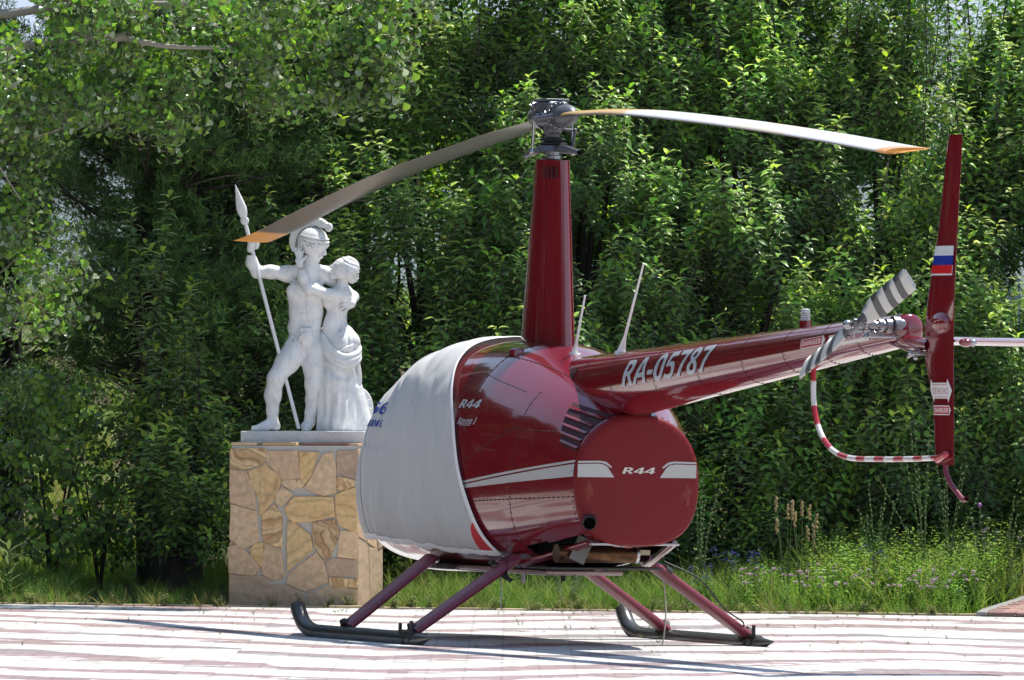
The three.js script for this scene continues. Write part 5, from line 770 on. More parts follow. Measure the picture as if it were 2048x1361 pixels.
  instances(t, 'crown', appleShoot(seed * 7 + 3), LEAF, placed, 'stuff');
  return t;
}
const farCorner = (x, y) => x > 3.62 && y > 1.95 && y < 2.6;
appleTree(-1.75, -64.9, 0.95, 5.0, 170, 101, 'apple tree leafing directly behind the marble couple');
appleTree(-0.65, -64.8, 1.05, 5.2, 215, 102, 'apple tree in the hedge between the statue and the white nose cover');
appleTree(0.5, -64.6, 1.1, 5.3, 230, 103, 'apple tree in the hedge right behind the rotor pylon');
appleTree(1.65, -64.7, 1.1, 5.1, 230, 104, 'apple tree in the hedge behind the tail boom lettering');
appleTree(2.75, -64.8, 1.15, 4.6, 235, 105, 'apple tree in the hedge behind the tail rotor, lower topped', { shoots: 22 });
appleTree(3.95, -64.9, 1.15, 4.15, 230, 106, 'apple tree at the right end of the hedge, below the sky gap', { shoots: 26, gap: farCorner });
appleTree(-1.2, -67, 1.1, 6.0, 220, 107, 'apple tree of the second row, seen in gaps right of the helmet', { low: 0.1 });
appleTree(1.1, -66.9, 1.2, 6.2, 240, 108, 'apple tree of the second row, seen in gaps right of the pylon', { low: 0.08 });
appleTree(2.6, -67, 1.2, 3.8, 150, 109, 'apple tree of the second row, seen in gaps beside the tail fin', { gap: farCorner, low: 0.05 });
// a young apple sucker at the foot of the dark conifers
appleTree(-2.4, -63.1, 0.3, 1.75, 24, 120, 'young apple sucker with bright leaf tips left of the pedestal', { shoots: 5, low: 0.18, full: 1 });

// junipers: dark stems, feathery sprays, dead lower twigs
function juniperSpray(seed) {
  const r = rng(seed), f = new Foliage(), L = 0.3;
  f.stem([V(0, 0, 0), V(0.01, L * 0.5, 0.01), V(0, L, 0)], 0.003, 0.001, [0.05, 0.04, 0.025], 3);
  for (let k = 0; k < 90; k++) { const tw = k % 7, ta = tw * 2.4, tb = V(Math.cos(ta) * 0.5, 0.75, Math.sin(ta) * 0.5).multiplyScalar(0.16 * r()), t = 0.1 + 0.75 * tw / 7, a = r() * 6.28, el = 0.2 + 0.9 * r(), d = V(Math.cos(a) * Math.cos(el) + tb.x * 3, Math.sin(el), Math.sin(a) * Math.cos(el) + tb.z * 3), len = 0.05 * (0.6 + 0.8 * r()), c = mix3([0.04, 0.11, 0.02], [0.16, 0.3, 0.04], r() ** 2); f.leaf(V(tb.x, L * t + tb.y, tb.z), d, V(0.1, 1, 0.2), len, 0.0075, c, [0.9, 1, 0], 0.15, 0.2); }
  return f.build();
}
function juniper(x, z, R, H, n, seed, label, lean) {
  const r = rng(seed), y0 = groundY(x, z), t = thing('juniper_tree', label, 'tree', [x, y0 - 0.05, z], 0), at = (y) => V(lean * y / H, y, 0.1 * Math.sin(y));
  part(t, 'trunk', taperTube([at(-0.1), at(H * 0.2), at(H * 0.5), at(H * 0.75), at(H)], (q) => lerp(0.115, 0.025, q), 30, 10), DARKBARK);
  const limbs = [], dead = [], placed = [];
  for (let k = 0; k < n; k++) {
    const y = H * lerp(0.2, 1, r()), a = r() * 6.28, len = R * (1.05 - 0.6 * y / H) * (0.45 + 0.75 * r()), b = at(y - 0.15 * len), e = b.clone().add(V(Math.cos(a) * len, len * (0.1 + 0.5 * r()), Math.sin(a) * len));
    if (noise(e.x * 0.9 + x, e.y * 0.9, seed) < -0.2) continue;
    limbs.push(taperTube([b, b.clone().lerp(e, 0.55).add(V(0, -0.07 * len, 0)), e], (q) => lerp(0.016, 0.004, q), 6, 5));
    const m = 8 + Math.floor(10 * r()), tone = 0.7 + 0.7 * r();
    for (let j = 0; j < m; j++) { const q = 0.3 + 0.7 * r(), p = b.clone().lerp(e, q).add(V((r() - 0.5) * 0.24, (r() - 0.5) * 0.2, (r() - 0.5) * 0.24)); placed.push([pose(p, e.clone().sub(b).normalize().add(V((r() - 0.5) * 1.3, 0.35 + (r() - 0.5), (r() - 0.5) * 1.3)), r() * 6.28, 0.7 + 0.6 * r()), rgb(tone, tone, tone)]); }
  }
  for (let k = 0; k < 26; k++) { const y = H * lerp(0.08, 0.52, r()), a = r() * 6.28, len = 0.45 + 0.8 * r(), b = at(y), p = [b]; let d = V(Math.cos(a), 0.2 + 0.5 * r(), Math.sin(a)); for (let j = 0; j < 4; j++) { d.add(V((r() - 0.5) * 0.9, (r() - 0.55) * 0.9, (r() - 0.5) * 0.9)).normalize(); p.push(p.at(-1).clone().addScaledVector(d, len / 4)); } dead.push(taperTube(p, (q) => lerp(0.009, 0.0025, q), 12, 5)); }
  part(t, 'limbs', limbs, DARKBARK); part(t, 'dead_twigs', dead, DEADWOOD);
  instances(t, 'crown', juniperSpray(seed), NEEDLE, placed, 'stuff');
}
juniper(-2.62, -64.2, 1.15, 7.2, 250, 201, 'dark juniper with a thick stem, left of the pair behind the young sucker', -0.12);
juniper(-2.38, -64.6, 1.1, 7.4, 230, 202, 'dark juniper with a thinner stem, just right of its thick neighbour', 0.1);
juniper(-3.9, -68.5, 0.8, 3.9, 120, 203, 'small bushy juniper farther back at the left edge, under the blue gap', 0.05);

// poplar at the left: its limbs reach into the top of the view
function poplarShoot(seed) {
  const r = rng(seed), f = new Foliage(), L = 0.3;
  f.stem([V(0, 0, 0), V(0.01, L * 0.5, 0), V(0.03, L, 0.01)], 0.003, 0.0015, [0.16, 0.13, 0.08]);
  for (let k = 0; k < 15; k++) { const t = 0.06 + 0.94 * k / 14, a = k * 2.4 + r(), b = V(0.03 * t * t, L * t, 0), out = V(Math.cos(a), 0.25 - 0.5 * r(), Math.sin(a)).normalize(), e = b.clone().addScaledVector(out, 0.045); f.stem([b, e], 0.001, 0.001, [0.2, 0.22, 0.05], 3); const d = out.clone().multiplyScalar(0.9).add(V((r() - 0.5) * 0.7, -0.15 - 0.9 * r(), (r() - 0.5) * 0.7)), len = 0.05 * (0.7 + 0.6 * r()), c = (r() < 0.015 ? [0.46, 0.54, 0.4] : mix3([0.04, 0.15, 0.012], [0.3, 0.56, 0.035], r() ** 1.6).map((q) => q * (0.7 + 0.5 * r()))); f.leaf(e, d, V((r() - 0.5) * 0.8, 1, (r() - 0.5) * 0.8), len * 1.1, len * 0.95, c, HEART, 0.1, 0.15); }  // rare pale leaves: glints painted into the colour, also whitish undersides
  return f.build();
}
const POPLEAF = leafMat({ clearcoat: 0.75, clearcoatRoughness: 0.13 });
{
  const r = rng(301), bx0 = -5.0, bz0 = -61.6, t = thing('poplar_tree', 'poplar whose pale limbs and broad leaves hang into the top left corner', 'tree', [bx0, groundY(bx0, bz0), bz0], 0);
  part(t, 'trunk', taperTube([V(0, -0.1, 0), V(0.05, 2, 0), V(-0.1, 4, 0), V(0, 7.5, 0)], (q) => lerp(0.2, 0.07, q), 24, 12), PALEBARK);
  const W = (px, py, z) => V(((px - 1024) / 17650) * -z - bx0, 1.43 + ((809 - py) / 17650) * -z - groundY(bx0, bz0), z - bz0);
  const arms = [[V(0.02, 3.7, 0), W(-40, 100, -61.3), W(60, 88, -61.2), W(230, 76, -61.1), W(330, 92, -61), W(450, 96, -61)], [V(0, 4.0, 0), W(-20, 30, -61.5), W(150, 10, -61.4), W(420, 4, -61.3), W(640, -30, -61.2)], [V(0, 2.6, 0), W(-30, 306, -61.9), W(110, 262, -61.8), W(220, 200, -61.7), W(320, 140, -61.6)], [V(0, 3.4, 0.2), W(-60, 190, -61.0), W(-20, 300, -60.9), W(40, 400, -60.9)], [V(0, 5.2, 0), W(100, -90, -61.6), W(500, -70, -61.4), W(760, 20, -61.3)], [V(0, 1.9, 0.1), W(-40, 560, -61.5), W(30, 520, -61.4), W(110, 480, -61.3)]];
  const rad = [[0.05, 0.012], [0.045, 0.012], [0.013, 0.005], [0.012, 0.004], [0.045, 0.01], [0.012, 0.004]];
  const limbs = arms.map((p, i) => taperTube(p, (q) => lerp(rad[i][0], rad[i][1], q), 40, 8)), placed = [];
  limbs.push(taperTube([W(228, 78, -61.1), W(245, 72, -61.08), W(256, 70, -61.05)], () => 0.028, 6, 8));
  part(t, 'limbs', limbs, PALEBARK);
  const hang = (px, py, z, spread, n, s = 1) => { for (let j = 0; j < n; j++) { const p = W(px, py, z).add(V((r() + r() - 1) * spread, (r() + r() - 1) * spread * 0.8, (r() + r() - 1) * spread * 0.9)), tone = 0.75 + 0.6 * r(); placed.push([pose(p, V((r() - 0.2), 0.2 - r(), (r() - 0.5)), r() * 6.28, s * (0.85 + 0.4 * r())), rgb(tone, tone, tone * 0.9)]); } };
  for (let k = 0; k < 60; k++) { const u = r(), px = lerp(-60, 800, u), lowY = lerp(215, 150, u) - 70 * Math.max(0, u - 0.72) * 3, py = lerp(-120, lowY, r() ** 0.85); if (py > 195 && px > 40 && px < 190) continue; hang(px, py, -61.2 + (r() - 0.5) * 1.0, 0.16, 9, 0.95); }
  for (let k = 0; k < 26; k++) { const px = lerp(-40, 330, r()), py = lerp(150, 230, r()); if (px > 40 && px < 200 && py > 185) continue; hang(px, py, -61.3 + (r() - 0.5) * 0.8, 0.12, 6, 0.9); }
  for (let k = 0; k < 9; k++) hang(lerp(-30, 40, r()), lerp(220, 420, r()), -61.3, 0.1, 6, 0.9);
  for (let k = 0; k < 14; k++) hang(lerp(500, 770, r()), lerp(60, 185, r()), -60.9, 0.12, 6);
  for (let k = 0; k < 10; k++) hang(lerp(-40, 110, r()), lerp(420, 660, r()), -61.4 + (r() - 0.5) * 0.6, 0.13, 7);
  for (let k = 0; k < 130; k++) hang(lerp(450, 1150, r()), lerp(-560, -150, r()), -64 + (r() - 0.5) * 1.5, 0.24, 9, 1.2);  // unseen leaves added above the view to shade the left verge
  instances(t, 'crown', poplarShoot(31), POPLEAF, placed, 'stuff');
}
function sapling(name, label, x, z, H, R, n, seed) {
  const r = rng(seed), t = thing(name, label, 'bush', [x, groundY(x, z), z], 0), stems = [], placed = [];
  for (let k = 0; k < 7; k++) { const a = r() * 6.28, e = V(Math.cos(a) * R * 0.7, H * (0.6 + 0.4 * r()), Math.sin(a) * R * 0.7); stems.push(taperTube([V(0, -0.05, 0), V(e.x * 0.3, H * 0.35, e.z * 0.3), e], (q) => lerp(0.014, 0.004, q), 10, 6)); }
  for (let k = 0; k < n; k++) { const y = H * lerp(0.12, 1, r()), a = r() * 6.28, q = R * Math.sqrt(r()) * (1.1 - 0.5 * y / H), tone = 0.7 + 0.55 * r(); placed.push([pose(V(Math.cos(a) * q, y, Math.sin(a) * q), V(Math.cos(a) * 0.8, 0.3 + 0.4 * (r() - 0.5), Math.sin(a) * 0.8), r() * 6.28, 0.7 + 0.4 * r()), rgb(tone, tone, tone)]); }
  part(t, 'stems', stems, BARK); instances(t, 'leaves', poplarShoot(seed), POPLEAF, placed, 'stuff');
}
sapling('poplar_bush', 'leafy poplar sucker at the far left edge, beside the dark juniper stems', -3.3, -63.4, 1.55, 0.42, 150, 401);
sapling('poplar_bush', 'lower poplar sucker in the shade, between the left edge sucker and the juniper stems', -2.98, -63.7, 0.95, 0.26, 50, 402);

// woodland beyond the frame on the left and across the square, one far mass
{
  const r = rng(55), f = new Foliage(); for (let k = 0; k < 60; k++) { const a = r() * 6.28, e = r() * 2 - 1, d = V(Math.cos(a), e, Math.sin(a)).normalize(), p = d.clone().multiplyScalar(0.55 * Math.cbrt(r())); f.leaf(p, V(r() - 0.5, r() - 0.3, r() - 0.5), V(0, 1, 0.01), 0.34, 0.2, mix3([0.02, 0.045, 0.012], [0.05, 0.09, 0.02], r()), LANCE, 0.2, 0.2); }
  const g = f.build(), placed = [], tree = (x, z, H, R) => { for (let k = 0; k < 170; k++) { const y = H * lerp(0.06, 1, r()), a = r() * 6.28, q = R * Math.sqrt(r()) * Math.sin(Math.PI * clamp(y / H, 0.08, 0.97)) ** 0.6, t = 0.7 + 0.6 * r(); placed.push([pose(V(x + Math.cos(a) * q, y, z + Math.sin(a) * q), V(r() - 0.5, r(), r() - 0.5), r() * 6, 1.5 + 1.2 * r()), rgb(t, t, t)]); } };
  for (let k = 0; k < 8; k++) tree(-7.5 - k * 1.6, -67 - 1.0 * k + r() * 2, 7 + 2 * r(), 1.9);
  for (let k = 0; k < 17; k++) tree(-16 - r() * 3, -72 + k * 4.2, 9 + 4 * r(), 2.8);
  for (let k = 0; k < 8; k++) tree(8.5 + k * 3, -66 + r() * 3, 5 + 2 * r(), 1.9);
  for (let k = 0; k < 17; k++) tree(-30 + k * 3.9, 8 + r() * 5, 11 + 5 * r(), 2.8);
  tag(instances(null, 'woodland', g, leafMat({ clearcoat: 0 }), placed), null, null, null, 'stuff');
}
// metal fence glimpsed at the right through the leaves
{
  const x0 = 3.3, z = -73, y = groundY(4, z), t = thing('bar_fence', 'pale metal bar fence glimpsed through the leaves at the right edge', 'fence', [x0, y, z]), m = mat([0.42, 0.45, 0.55], { roughness: 0.5 }), g = new THREE.CylinderGeometry(0.014, 0.014, 1.35, 8).translate(0, 0.7, 0), n = 22;
  for (let k = 0; k < n; k++) part(t, 'bar', g, m).position.x = k * 0.075;
  for (const q of [0.15, 1.22]) part(t, 'rail', bx(n * 0.075, 0.035, 0.02, n * 0.0375, q, 0, 0.004), m);
}

// verge: grasses, ground cover, flowers
const blade = (f, r, x, z, h, w, c, lean = 0.5) => { const a = r() * 6.28, d = V(Math.cos(a) * lean * r(), 1, Math.sin(a) * lean * r()); f.leaf(V(x, -0.02, z), d, V(Math.cos(a + 1.6), 0, Math.sin(a + 1.6)), h, w, c, [1, 0.9, 0.6, 0], 0.25 + 0.5 * r(), 0.15); };
function tuft(seed, h, n, spread, c0, c1) { const r = rng(seed), f = new Foliage(); for (let k = 0; k < n; k++) blade(f, r, (r() - 0.5) * spread, (r() - 0.5) * spread, h * (0.5 + 0.6 * r()), 0.0055 + 0.003 * r(), mix3(c0, c1, r()), 0.8); return f.build(); }
function weed(seed, h, c0, c1, leafLen, n = 16) { const r = rng(seed), f = new Foliage(); for (let s = 0; s < 4; s++) { const lean = V((r() - 0.5) * 0.7, 1, (r() - 0.5) * 0.7), hh = h * (0.6 + 0.5 * r()); f.stem([0, 0.5, 1].map((t) => lean.clone().multiplyScalar(hh * t)), 0.0025, 0.001, mix3(c0, c1, 0.4), 3); for (let k = 0; k < n; k++) { const t = 0.12 + 0.88 * k / n, a = k * 2.4 + s; f.leaf(lean.clone().multiplyScalar(hh * t), V(Math.cos(a), 0.5 * r(), Math.sin(a)), V(0, 1, 0), leafLen * (1.15 - 0.6 * t) * (0.7 + 0.5 * r()), leafLen * 0.36, mix3(c0, c1, r()), LANCE, 0.35, 0.25); } } return f.build(); }
{
  const r = rng(601), G0 = [0.07, 0.2, 0.018], G1 = [0.26, 0.45, 0.045], tufts = [tuft(1, 0.3, 26, 0.16, G0, G1), tuft(2, 0.42, 24, 0.14, G0, [0.34, 0.36, 0.09]), tuft(3, 0.2, 30, 0.18, [0.08, 0.18, 0.02], G1)], weeds = [weed(4, 0.3, [0.07, 0.19, 0.02], [0.22, 0.42, 0.04], 0.055), weed(5, 0.22, [0.08, 0.2, 0.03], [0.22, 0.38, 0.06], 0.032, 26), weed(6, 0.36, [0.08, 0.2, 0.02], [0.3, 0.46, 0.06], 0.036, 24)];
  const gp = [[], [], []], wp = [[], [], []];
  for (let k = 0; k < 5200; k++) {
    const x = lerp(-4.4, 4.6, r()), z = EDGE(x) - 0.06 - 3.4 * r() ** 1.25;
    if (x > 3.12 + 0.62 * smooth(-61.3, -64, z) && z > -65.5) continue;
    if (x > -2.06 && x < -0.92 && z > -62.4) continue;
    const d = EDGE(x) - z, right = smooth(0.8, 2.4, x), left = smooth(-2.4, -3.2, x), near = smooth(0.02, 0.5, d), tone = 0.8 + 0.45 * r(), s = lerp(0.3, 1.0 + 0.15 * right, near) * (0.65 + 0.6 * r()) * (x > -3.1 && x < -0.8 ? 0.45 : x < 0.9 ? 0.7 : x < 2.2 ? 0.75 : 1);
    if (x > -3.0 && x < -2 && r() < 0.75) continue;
    const lit = tone * (1 + 0.35 * right), c = rgb(lit * (1 + 0.25 * right * r()), lit, lit), p = V(x, groundY(x, z), z);  // sunlight put into the tint, stronger toward the right
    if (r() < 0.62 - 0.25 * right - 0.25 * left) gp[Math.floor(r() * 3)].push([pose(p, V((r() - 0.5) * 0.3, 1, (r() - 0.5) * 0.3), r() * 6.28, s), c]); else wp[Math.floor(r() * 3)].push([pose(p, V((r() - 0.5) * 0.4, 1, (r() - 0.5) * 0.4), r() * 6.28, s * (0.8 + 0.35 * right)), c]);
  }
  for (let k = 0; k < 3400; k++) { const x = lerp(-5.6, 5.6, r()), z = -65 - 17 * r() ** 1.1, t = 1.0 + 0.5 * r(); gp[k % 3].push([pose(V(x, groundY(x, z), z), V((r() - 0.5) * 0.3, 1, 0), r() * 6.28, 0.6 + 0.5 * r()), rgb(t * 1.15, t, t * 0.8)]); }
  gp.forEach((p, i) => tag(instances(null, 'grass', tufts[i], GRASS, p), null, null, null, 'stuff'));
  wp.forEach((p, i) => tag(instances(null, 'ground_cover', weeds[i], GRASS, p), null, null, null, 'stuff'));
  // crown vetch: small pink heads over the right hand bank, past counting
  const f = new Foliage(), q = rng(8); for (let k = 0; k < 16; k++) { const a = q() * 6.28, e = q() * 1.4; f.leaf(V(0, 0.02, 0), V(Math.cos(a), e, Math.sin(a)), V(0, 1, 0), 0.016, 0.011, mix3([0.5, 0.32, 0.42], [0.6, 0.5, 0.55], q()), LANCE, 0.3, 0.2); } f.stem([V(0, -0.16, 0), V(0, 0.02, 0)], 0.0012, 0.001, [0.08, 0.13, 0.04], 3);
  const vp = []; for (let k = 0; k < 150; k++) { const x = lerp(1.6, 3.25, r()), z = EDGE(x) - 0.15 - 0.9 * r(); vp.push([pose(V(x, groundY(x, z) + 0.16 + 0.14 * r(), z), V((r() - 0.5) * 0.4, 1, 0.3), r() * 6, 0.8 + 0.5 * r()), null]); }
  tag(instances(null, 'pink_vetch_flowers', f.build(), GRASS, vp), null, null, null, 'stuff');
  const f2 = new Foliage(); for (let k = 0; k < 16; k++) { const a = q() * 6.28, e = q() * 1.4; f2.leaf(V(0, 0.02, 0), V(Math.cos(a), e, Math.sin(a)), V(0, 1, 0), 0.02, 0.012, mix3([0.26, 0.1, 0.3], [0.42, 0.22, 0.46], q()), LANCE, 0.3, 0.2); } f2.stem([V(0, -0.2, 0), V(0, 0.02, 0)], 0.0013, 0.001, [0.07, 0.11, 0.05], 3);
  const pp = []; for (let k = 0; k < 60; k++) { const z = -63.3 - 1.2 * r(), x = lerp(2.75, 4.2, r()); pp.push([pose(V(x, groundY(x, z) + 0.3 + 0.22 * r(), z), V((r() - 0.5) * 0.4, 1, 0.2), r() * 6, 0.8 + 0.5 * r()), null]); }
  tag(instances(null, 'purple_flowers', f2.build(), GRASS, pp), null, null, null, 'stuff');
}
// single plants one can point at: stems, leaves, heads
function plant(name, label, cat, x, d, build, group) { const z = EDGE(x) - d, t = thing(name, label, cat, [x, groundY(x, z), z], 0, group); build(t); return t; }
const GREEN = mat([0.09, 0.14, 0.04], { roughness: 0.8 }), BLUE = mat([0.1, 0.1, 0.55], { roughness: 0.7 }), TAN = mat([0.34, 0.25, 0.12], { roughness: 0.9 });
const PX = (px) => ((px - 1024) / 17650) * 62.4;
const bluePlant = (seed, h) => (t) => { const r = rng(seed), stems = [], fl = new Foliage(), lf = new Foliage(); for (let k = 0; k < 5; k++) { const e = V((r() - 0.5) * 0.2, h * (0.75 + 0.3 * r()), (r() - 0.5) * 0.15); stems.push(taperTube([V(0, 0, 0), V(e.x * 0.4, h * 0.5, e.z * 0.4), e], (q) => lerp(0.0035, 0.0015, q), 8, 5)); for (let j = 0; j < 9; j++) { const p = e.clone().add(V((r() - 0.5) * 0.055, (r() - 0.7) * 0.07, (r() - 0.5) * 0.05)); for (let m = 0; m < 5; m++) fl.leaf(p, V(Math.cos(m * 1.26), 0.5, Math.sin(m * 1.26)), V(0, 1, 0.01), 0.013, 0.011, [0.1, 0.1, 0.5], LANCE, 0.2, 0.2); } for (let j = 0; j < 9; j++) { const tt = 0.1 + 0.8 * r(), a = r() * 6.28; lf.leaf(V(e.x * tt * tt, e.y * tt, e.z * tt), V(Math.cos(a), 0.6, Math.sin(a)), V(0, 1, 0), 0.08, 0.014, [0.06, 0.11, 0.03], LANCE, 0.3, 0.1); } } part(t, 'stems', stems, GREEN); part(t, 'leaves', lf.build(), GRASS); part(t, 'flowers', fl.build(), GRASS); };
plant('blue_flower', 'blue wildflower in the grass close to the right rear skid leg, lowest of three', 'wildflower', PX(1405), 0.45, bluePlant(1, 0.32));
plant('blue_flower', 'blue wildflower just right of the skid leg, tallest of three', 'wildflower', PX(1450), 0.75, bluePlant(2, 0.46));
plant('blue_flower', 'blue wildflower rightmost of the three by the skid leg, before dark shade', 'wildflower', PX(1505), 0.7, bluePlant(3, 0.43));
plant('blue_flower', 'lone blue wildflower at the top of the bank under the striped guard', 'wildflower', PX(1745), 1.0, bluePlant(4, 0.42));
const dock = (seed, h) => (t) => { const r = rng(seed), st = [], hd = []; for (let k = 0; k < 4; k++) { const e = V((r() - 0.5) * 0.22, h * (0.75 + 0.3 * r()), (r() - 0.5) * 0.15); st.push(taperTube([V(0, 0, 0), V(e.x * 0.5, e.y * 0.5, 0), e], (q) => lerp(0.004, 0.0015, q), 8, 5)); for (let j = 0; j < 16; j++) hd.push(ball(0.008, e.x + (r() - 0.5) * 0.016, e.y - j * 0.0062, e.z + (r() - 0.5) * 0.016, 1, 1.2, 1, 6, 5)); } part(t, 'stems', st, GREEN); part(t, 'seed_heads', hd, TAN); };
plant('seed_stalk', 'tall grass stalk with tan seed heads left under the striped guard', 'weed', PX(1572), 0.8, dock(11, 0.82)); plant('seed_stalk', 'tall grass stalk with tan seed heads, second from the left under the guard', 'weed', PX(1600), 0.75, dock(12, 0.9)); plant('seed_stalk', 'shorter tan seed stalk leaning right, nearest the middle of the guard', 'weed', PX(1622), 0.9, dock(13, 0.7));
const wand = (seed, h, lean) => (t) => { const r = rng(seed), st = [], bud = [], lf = new Foliage(); for (let k = 0; k < 6; k++) { const a = (r() - 0.5) * 0.8 + lean, e = V(a * h * 0.45, h * (0.7 + 0.35 * r()), (r() - 0.5) * 0.3), p = [V(0, 0, 0), V(e.x * 0.3, e.y * 0.5, e.z * 0.4), e], c = curve(p); st.push(taperTube(p, (q) => lerp(0.0045, 0.0015, q), 10, 5)); for (let j = 0; j < 15; j++) { const q = c.getPoint(0.4 + 0.6 * j / 15); bud.push(ball(0.007, q.x + (r() - 0.5) * 0.02, q.y, q.z, 1, 1, 1, 6, 5)); } for (let j = 0; j < 7; j++) { const q = c.getPoint(0.05 + 0.35 * r()), b = r() * 6.28; lf.leaf(q, V(Math.cos(b), 0.6, Math.sin(b)), V(0, 1, 0), 0.09, 0.022, [0.07, 0.12, 0.04], LANCE, 0.3, 0.15); } } part(t, 'stems', st, GREEN); part(t, 'leaves', lf.build(), GRASS); part(t, 'buds', bud, mat([0.14, 0.2, 0.07], { roughness: 0.8 })); };
plant('wand_weed', 'tall budded weed rising behind the right rear leg, beside the red engine panel', 'weed', PX(1400), 1.1, wand(21, 1.15, 0.1)); plant('wand_weed', 'tall thin weed with forked stems below the middle of the guard', 'weed', PX(1752), 1.0, wand(22, 0.95, 0)); plant('wand_weed', 'tallest budded weed, passing behind the striped guard left of the fin', 'weed', PX(1850), 1.1, wand(23, 1.3, -0.25)); plant('wand_weed', 'bushy budded weed right under the tail skid', 'weed', PX(1900), 1.2, wand(24, 1.05, 0.1)); plant('wand_weed', 'slender weed at the right end of the bank, behind the thistle', 'weed', PX(2020), 1.5, wand(25, 0.8, 0.1));
plant('thistle', 'grey green thistle with a purple head right of the tail skid', 'thistle', PX(1972), 1.25, (t) => { const r = rng(31), f = new Foliage(), st = []; for (let k = 0; k < 4; k++) { const e = V((k - 1.5) * 0.06, 0.72 - 0.1 * Math.abs(k - 1), (r() - 0.5) * 0.1); st.push(taperTube([V(0, 0, 0), V(e.x * 0.3, 0.35, 0), e], () => 0.004, 8, 5)); for (let j = 0; j < 22; j++) { const q = r(), a = r() * 6.28; f.leaf(V(e.x * q * q, e.y * q, e.z * q), V(Math.cos(a), 0.7, Math.sin(a)), V(0, 1, 0), 0.11 * (1.1 - 0.7 * q), 0.03, [0.12, 0.17, 0.1], LANCE, 0.4, 0.3); } part(t, 'flower_head', [ball(0.016, e.x, e.y, e.z, 1, 1.1, 1, 10, 8)], k === 1 ? mat([0.3, 0.12, 0.34]) : GREEN); } part(t, 'stems', st, GREEN); part(t, 'leaves', f.build(), GRASS); });
const spike = (seed, h) => (t) => { const r = rng(seed), st = [], fl = new Foliage(), lf = new Foliage(); for (let k = 0; k < 5; k++) { const e = V((r() - 0.5) * 0.22, h * (0.7 + 0.35 * r()), (r() - 0.5) * 0.15); st.push(taperTube([V(0, 0, 0), V(e.x * 0.5, e.y * 0.5, 0), e], (q) => lerp(0.003, 0.0015, q), 6, 5)); for (let j = 0; j < 46; j++) { const q = 0.55 + 0.45 * r(), a = r() * 6.28; fl.leaf(V(e.x * q, e.y * q, e.z * q), V(Math.cos(a), 0.6, Math.sin(a)), V(0, 1, 0), 0.016 * (1.5 - q), 0.008, mix3([0.4, 0.48, 0.1], [0.62, 0.66, 0.22], r()), LANCE, 0.2, 0.2); } for (let j = 0; j < 12; j++) { const q = 0.1 + 0.5 * r(), a = r() * 6.28; lf.leaf(V(e.x * q, e.y * q, e.z * q), V(Math.cos(a), 0.5, Math.sin(a)), V(0, 1, 0), 0.05, 0.012, [0.16, 0.3, 0.05], LANCE, 0.3, 0.1); } } part(t, 'stems', st, GREEN); part(t, 'leaves', lf.build(), GRASS); part(t, 'flowers', fl.build(), GRASS); };
plant('yellow_spike_flower', 'pale yellow flower spikes at the top of the right hand bank, left of the fin', 'wildflower', PX(1775), 0.8, spike(51, 0.46));
plant('yellow_spike_flower', 'pale yellow flower spikes below the lower tip of the tail fin', 'wildflower', PX(1876), 0.7, spike(52, 0.46));
plant('yellow_spike_flower', 'short pale yellow flower spikes among pink vetch near the paving', 'wildflower', PX(1745), 0.3, spike(53, 0.26));
plant('wormwood_bush', 'silvery green wormwood under the belly, left of the right front leg', 'shrub', PX(1135), 0.3, (t) => { const r = rng(41), f = new Foliage(); for (let k = 0; k < 16; k++) { const e = V((r() - 0.5) * 0.3, 0.16 + 0.16 * r(), (r() - 0.5) * 0.2); f.stem([V(e.x * 0.2, 0, 0), e], 0.002, 0.001, [0.14, 0.17, 0.1], 3); for (let j = 0; j < 22; j++) { const q = 0.15 + 0.85 * r(), a = r() * 6.28; f.leaf(V(e.x * (0.2 + 0.8 * q), e.y * q, e.z * q), V(Math.cos(a), 0.9, Math.sin(a)), V(0, 1, 0), 0.024, 0.008, mix3([0.12, 0.17, 0.09], [0.2, 0.26, 0.15], r()), LANCE, 0.2, 0.1); } } part(t, 'foliage', f.build(), GRASS); });
plant('milkweed', 'pale green broad-leaved weed standing at the left edge of the verge', 'weed', PX(32), 0.5, (t) => { const r = rng(43), f = new Foliage(); f.stem([V(0, 0, 0), V(0.01, 0.2, 0), V(0, 0.4, 0)], 0.006, 0.003, [0.1, 0.15, 0.05], 5); for (let k = 0; k < 16; k++) { const q = 0.2 + 0.8 * k / 15, a = k * 1.9; f.leaf(V(0, 0.4 * q, 0), V(Math.cos(a), 0.9, Math.sin(a)), V(0, 1, 0), 0.16, 0.036, mix3([0.12, 0.18, 0.05], [0.22, 0.28, 0.09], r()), LANCE, 0.25, 0.35); } part(t, 'foliage', f.build(), GRASS); });
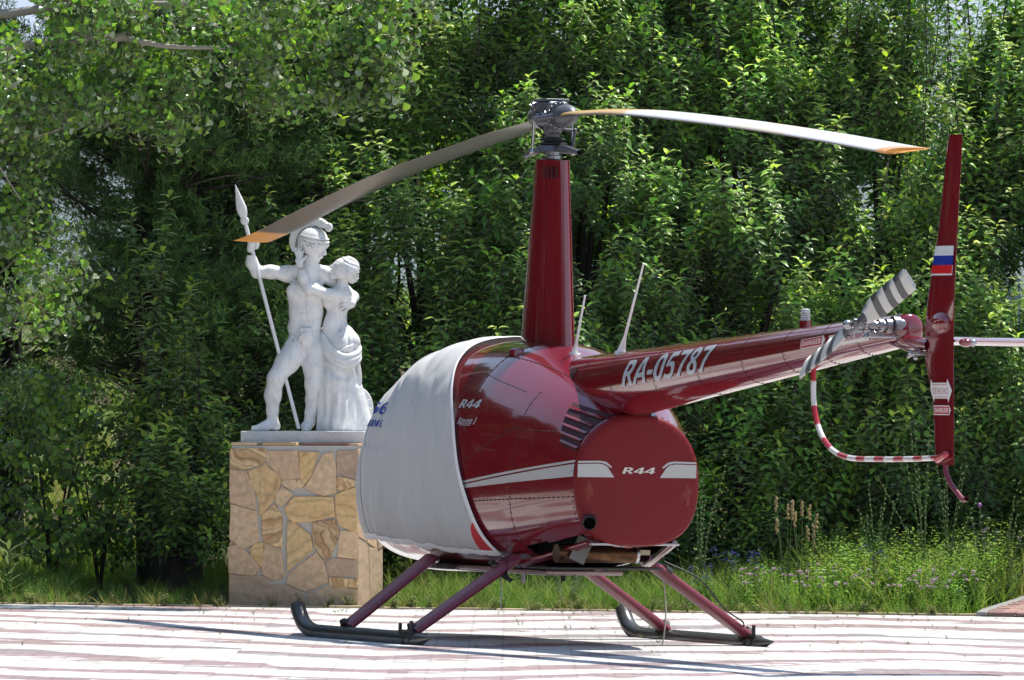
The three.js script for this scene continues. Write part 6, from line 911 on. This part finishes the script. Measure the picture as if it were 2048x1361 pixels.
// little tufts along the paving edge and in its joints
{
  const g = [weed(71, 0.11, [0.09, 0.15, 0.03], [0.22, 0.26, 0.07], 0.035, 9), tuft(72, 0.13, 16, 0.03, [0.1, 0.15, 0.03], [0.28, 0.26, 0.1])], r = rng(72);
  for (const [px, s, k, l] of [[258, 0.7, 1, 'small grass tuft at the paving edge left of the pedestal'], [452, 0.8, 0, 'small yellow weed at the left foot of the pedestal'], [608, 1.1, 0, 'fresh green weed at the foot of the pedestal, middle of its face'], [708, 1.2, 1, 'dry yellow grass tuft at the right foot of the pedestal'], [795, 0.8, 0, 'fresh green weed between the two left legs'], [862, 1.1, 0, 'bushy pale weed below the left rear leg'], [935, 0.9, 1, 'bright grass tuft right of the left rear leg'], [1005, 1.2, 0, 'yellow flowering weed under the belly of the helicopter']]) {
    const x = PX(px), d = px < 470 ? 0.02 : px < 720 ? 0.1 : 0.06, z = EDGE(x) + 0.02 - d, t = thing('edge_weed', l, 'weed', [x, SLOPE * x, z], r() * 6); t.scale.setScalar(s); part(t, 'leaves', g[k], GRASS);
  }
  const e = [[], []]; for (let k = 0; k < 260; k++) { const x = lerp(-3.7, 3.2, r() ** 0.9), z = EDGE(x) - 0.1 + 0.16 * r() ** 2; if (x > -2 && x < -1 && r() < 0.6) continue; const t1 = 0.9 + 0.5 * r(); e[k % 2].push([pose(V(x, SLOPE * x, z), V((r() - 0.5) * 0.5, 1, 0.3 * r()), r() * 6, 0.4 + 0.9 * r() ** 2), rgb(t1 * 1.1, t1, t1)]); }
  e.forEach((q, i) => tag(instances(null, 'edge_growth', g[i], GRASS, q), null, null, null, 'stuff'));
  const p = [[], []]; for (let k = 0; k < 240; k++) { const x = lerp(-3.4, 3.4, r()), z = EDGE(x) + 0.1 + 11 * r() ** 2.2, s = 0.1 + 0.28 * r() ** 2; p[k % 2].push([pose(V(x, SLOPE * x, z), V(0, 1, 0), r() * 6, s), null]); }
  p.forEach((q, i) => tag(instances(null, 'joint_weeds', g[i], GRASS, q), null, null, null, 'stuff'));
}
scene.traverse((o) => { if (o.isMesh) { o.castShadow = true; o.receiveShadow = true; } });
renderer.render(scene, camera);
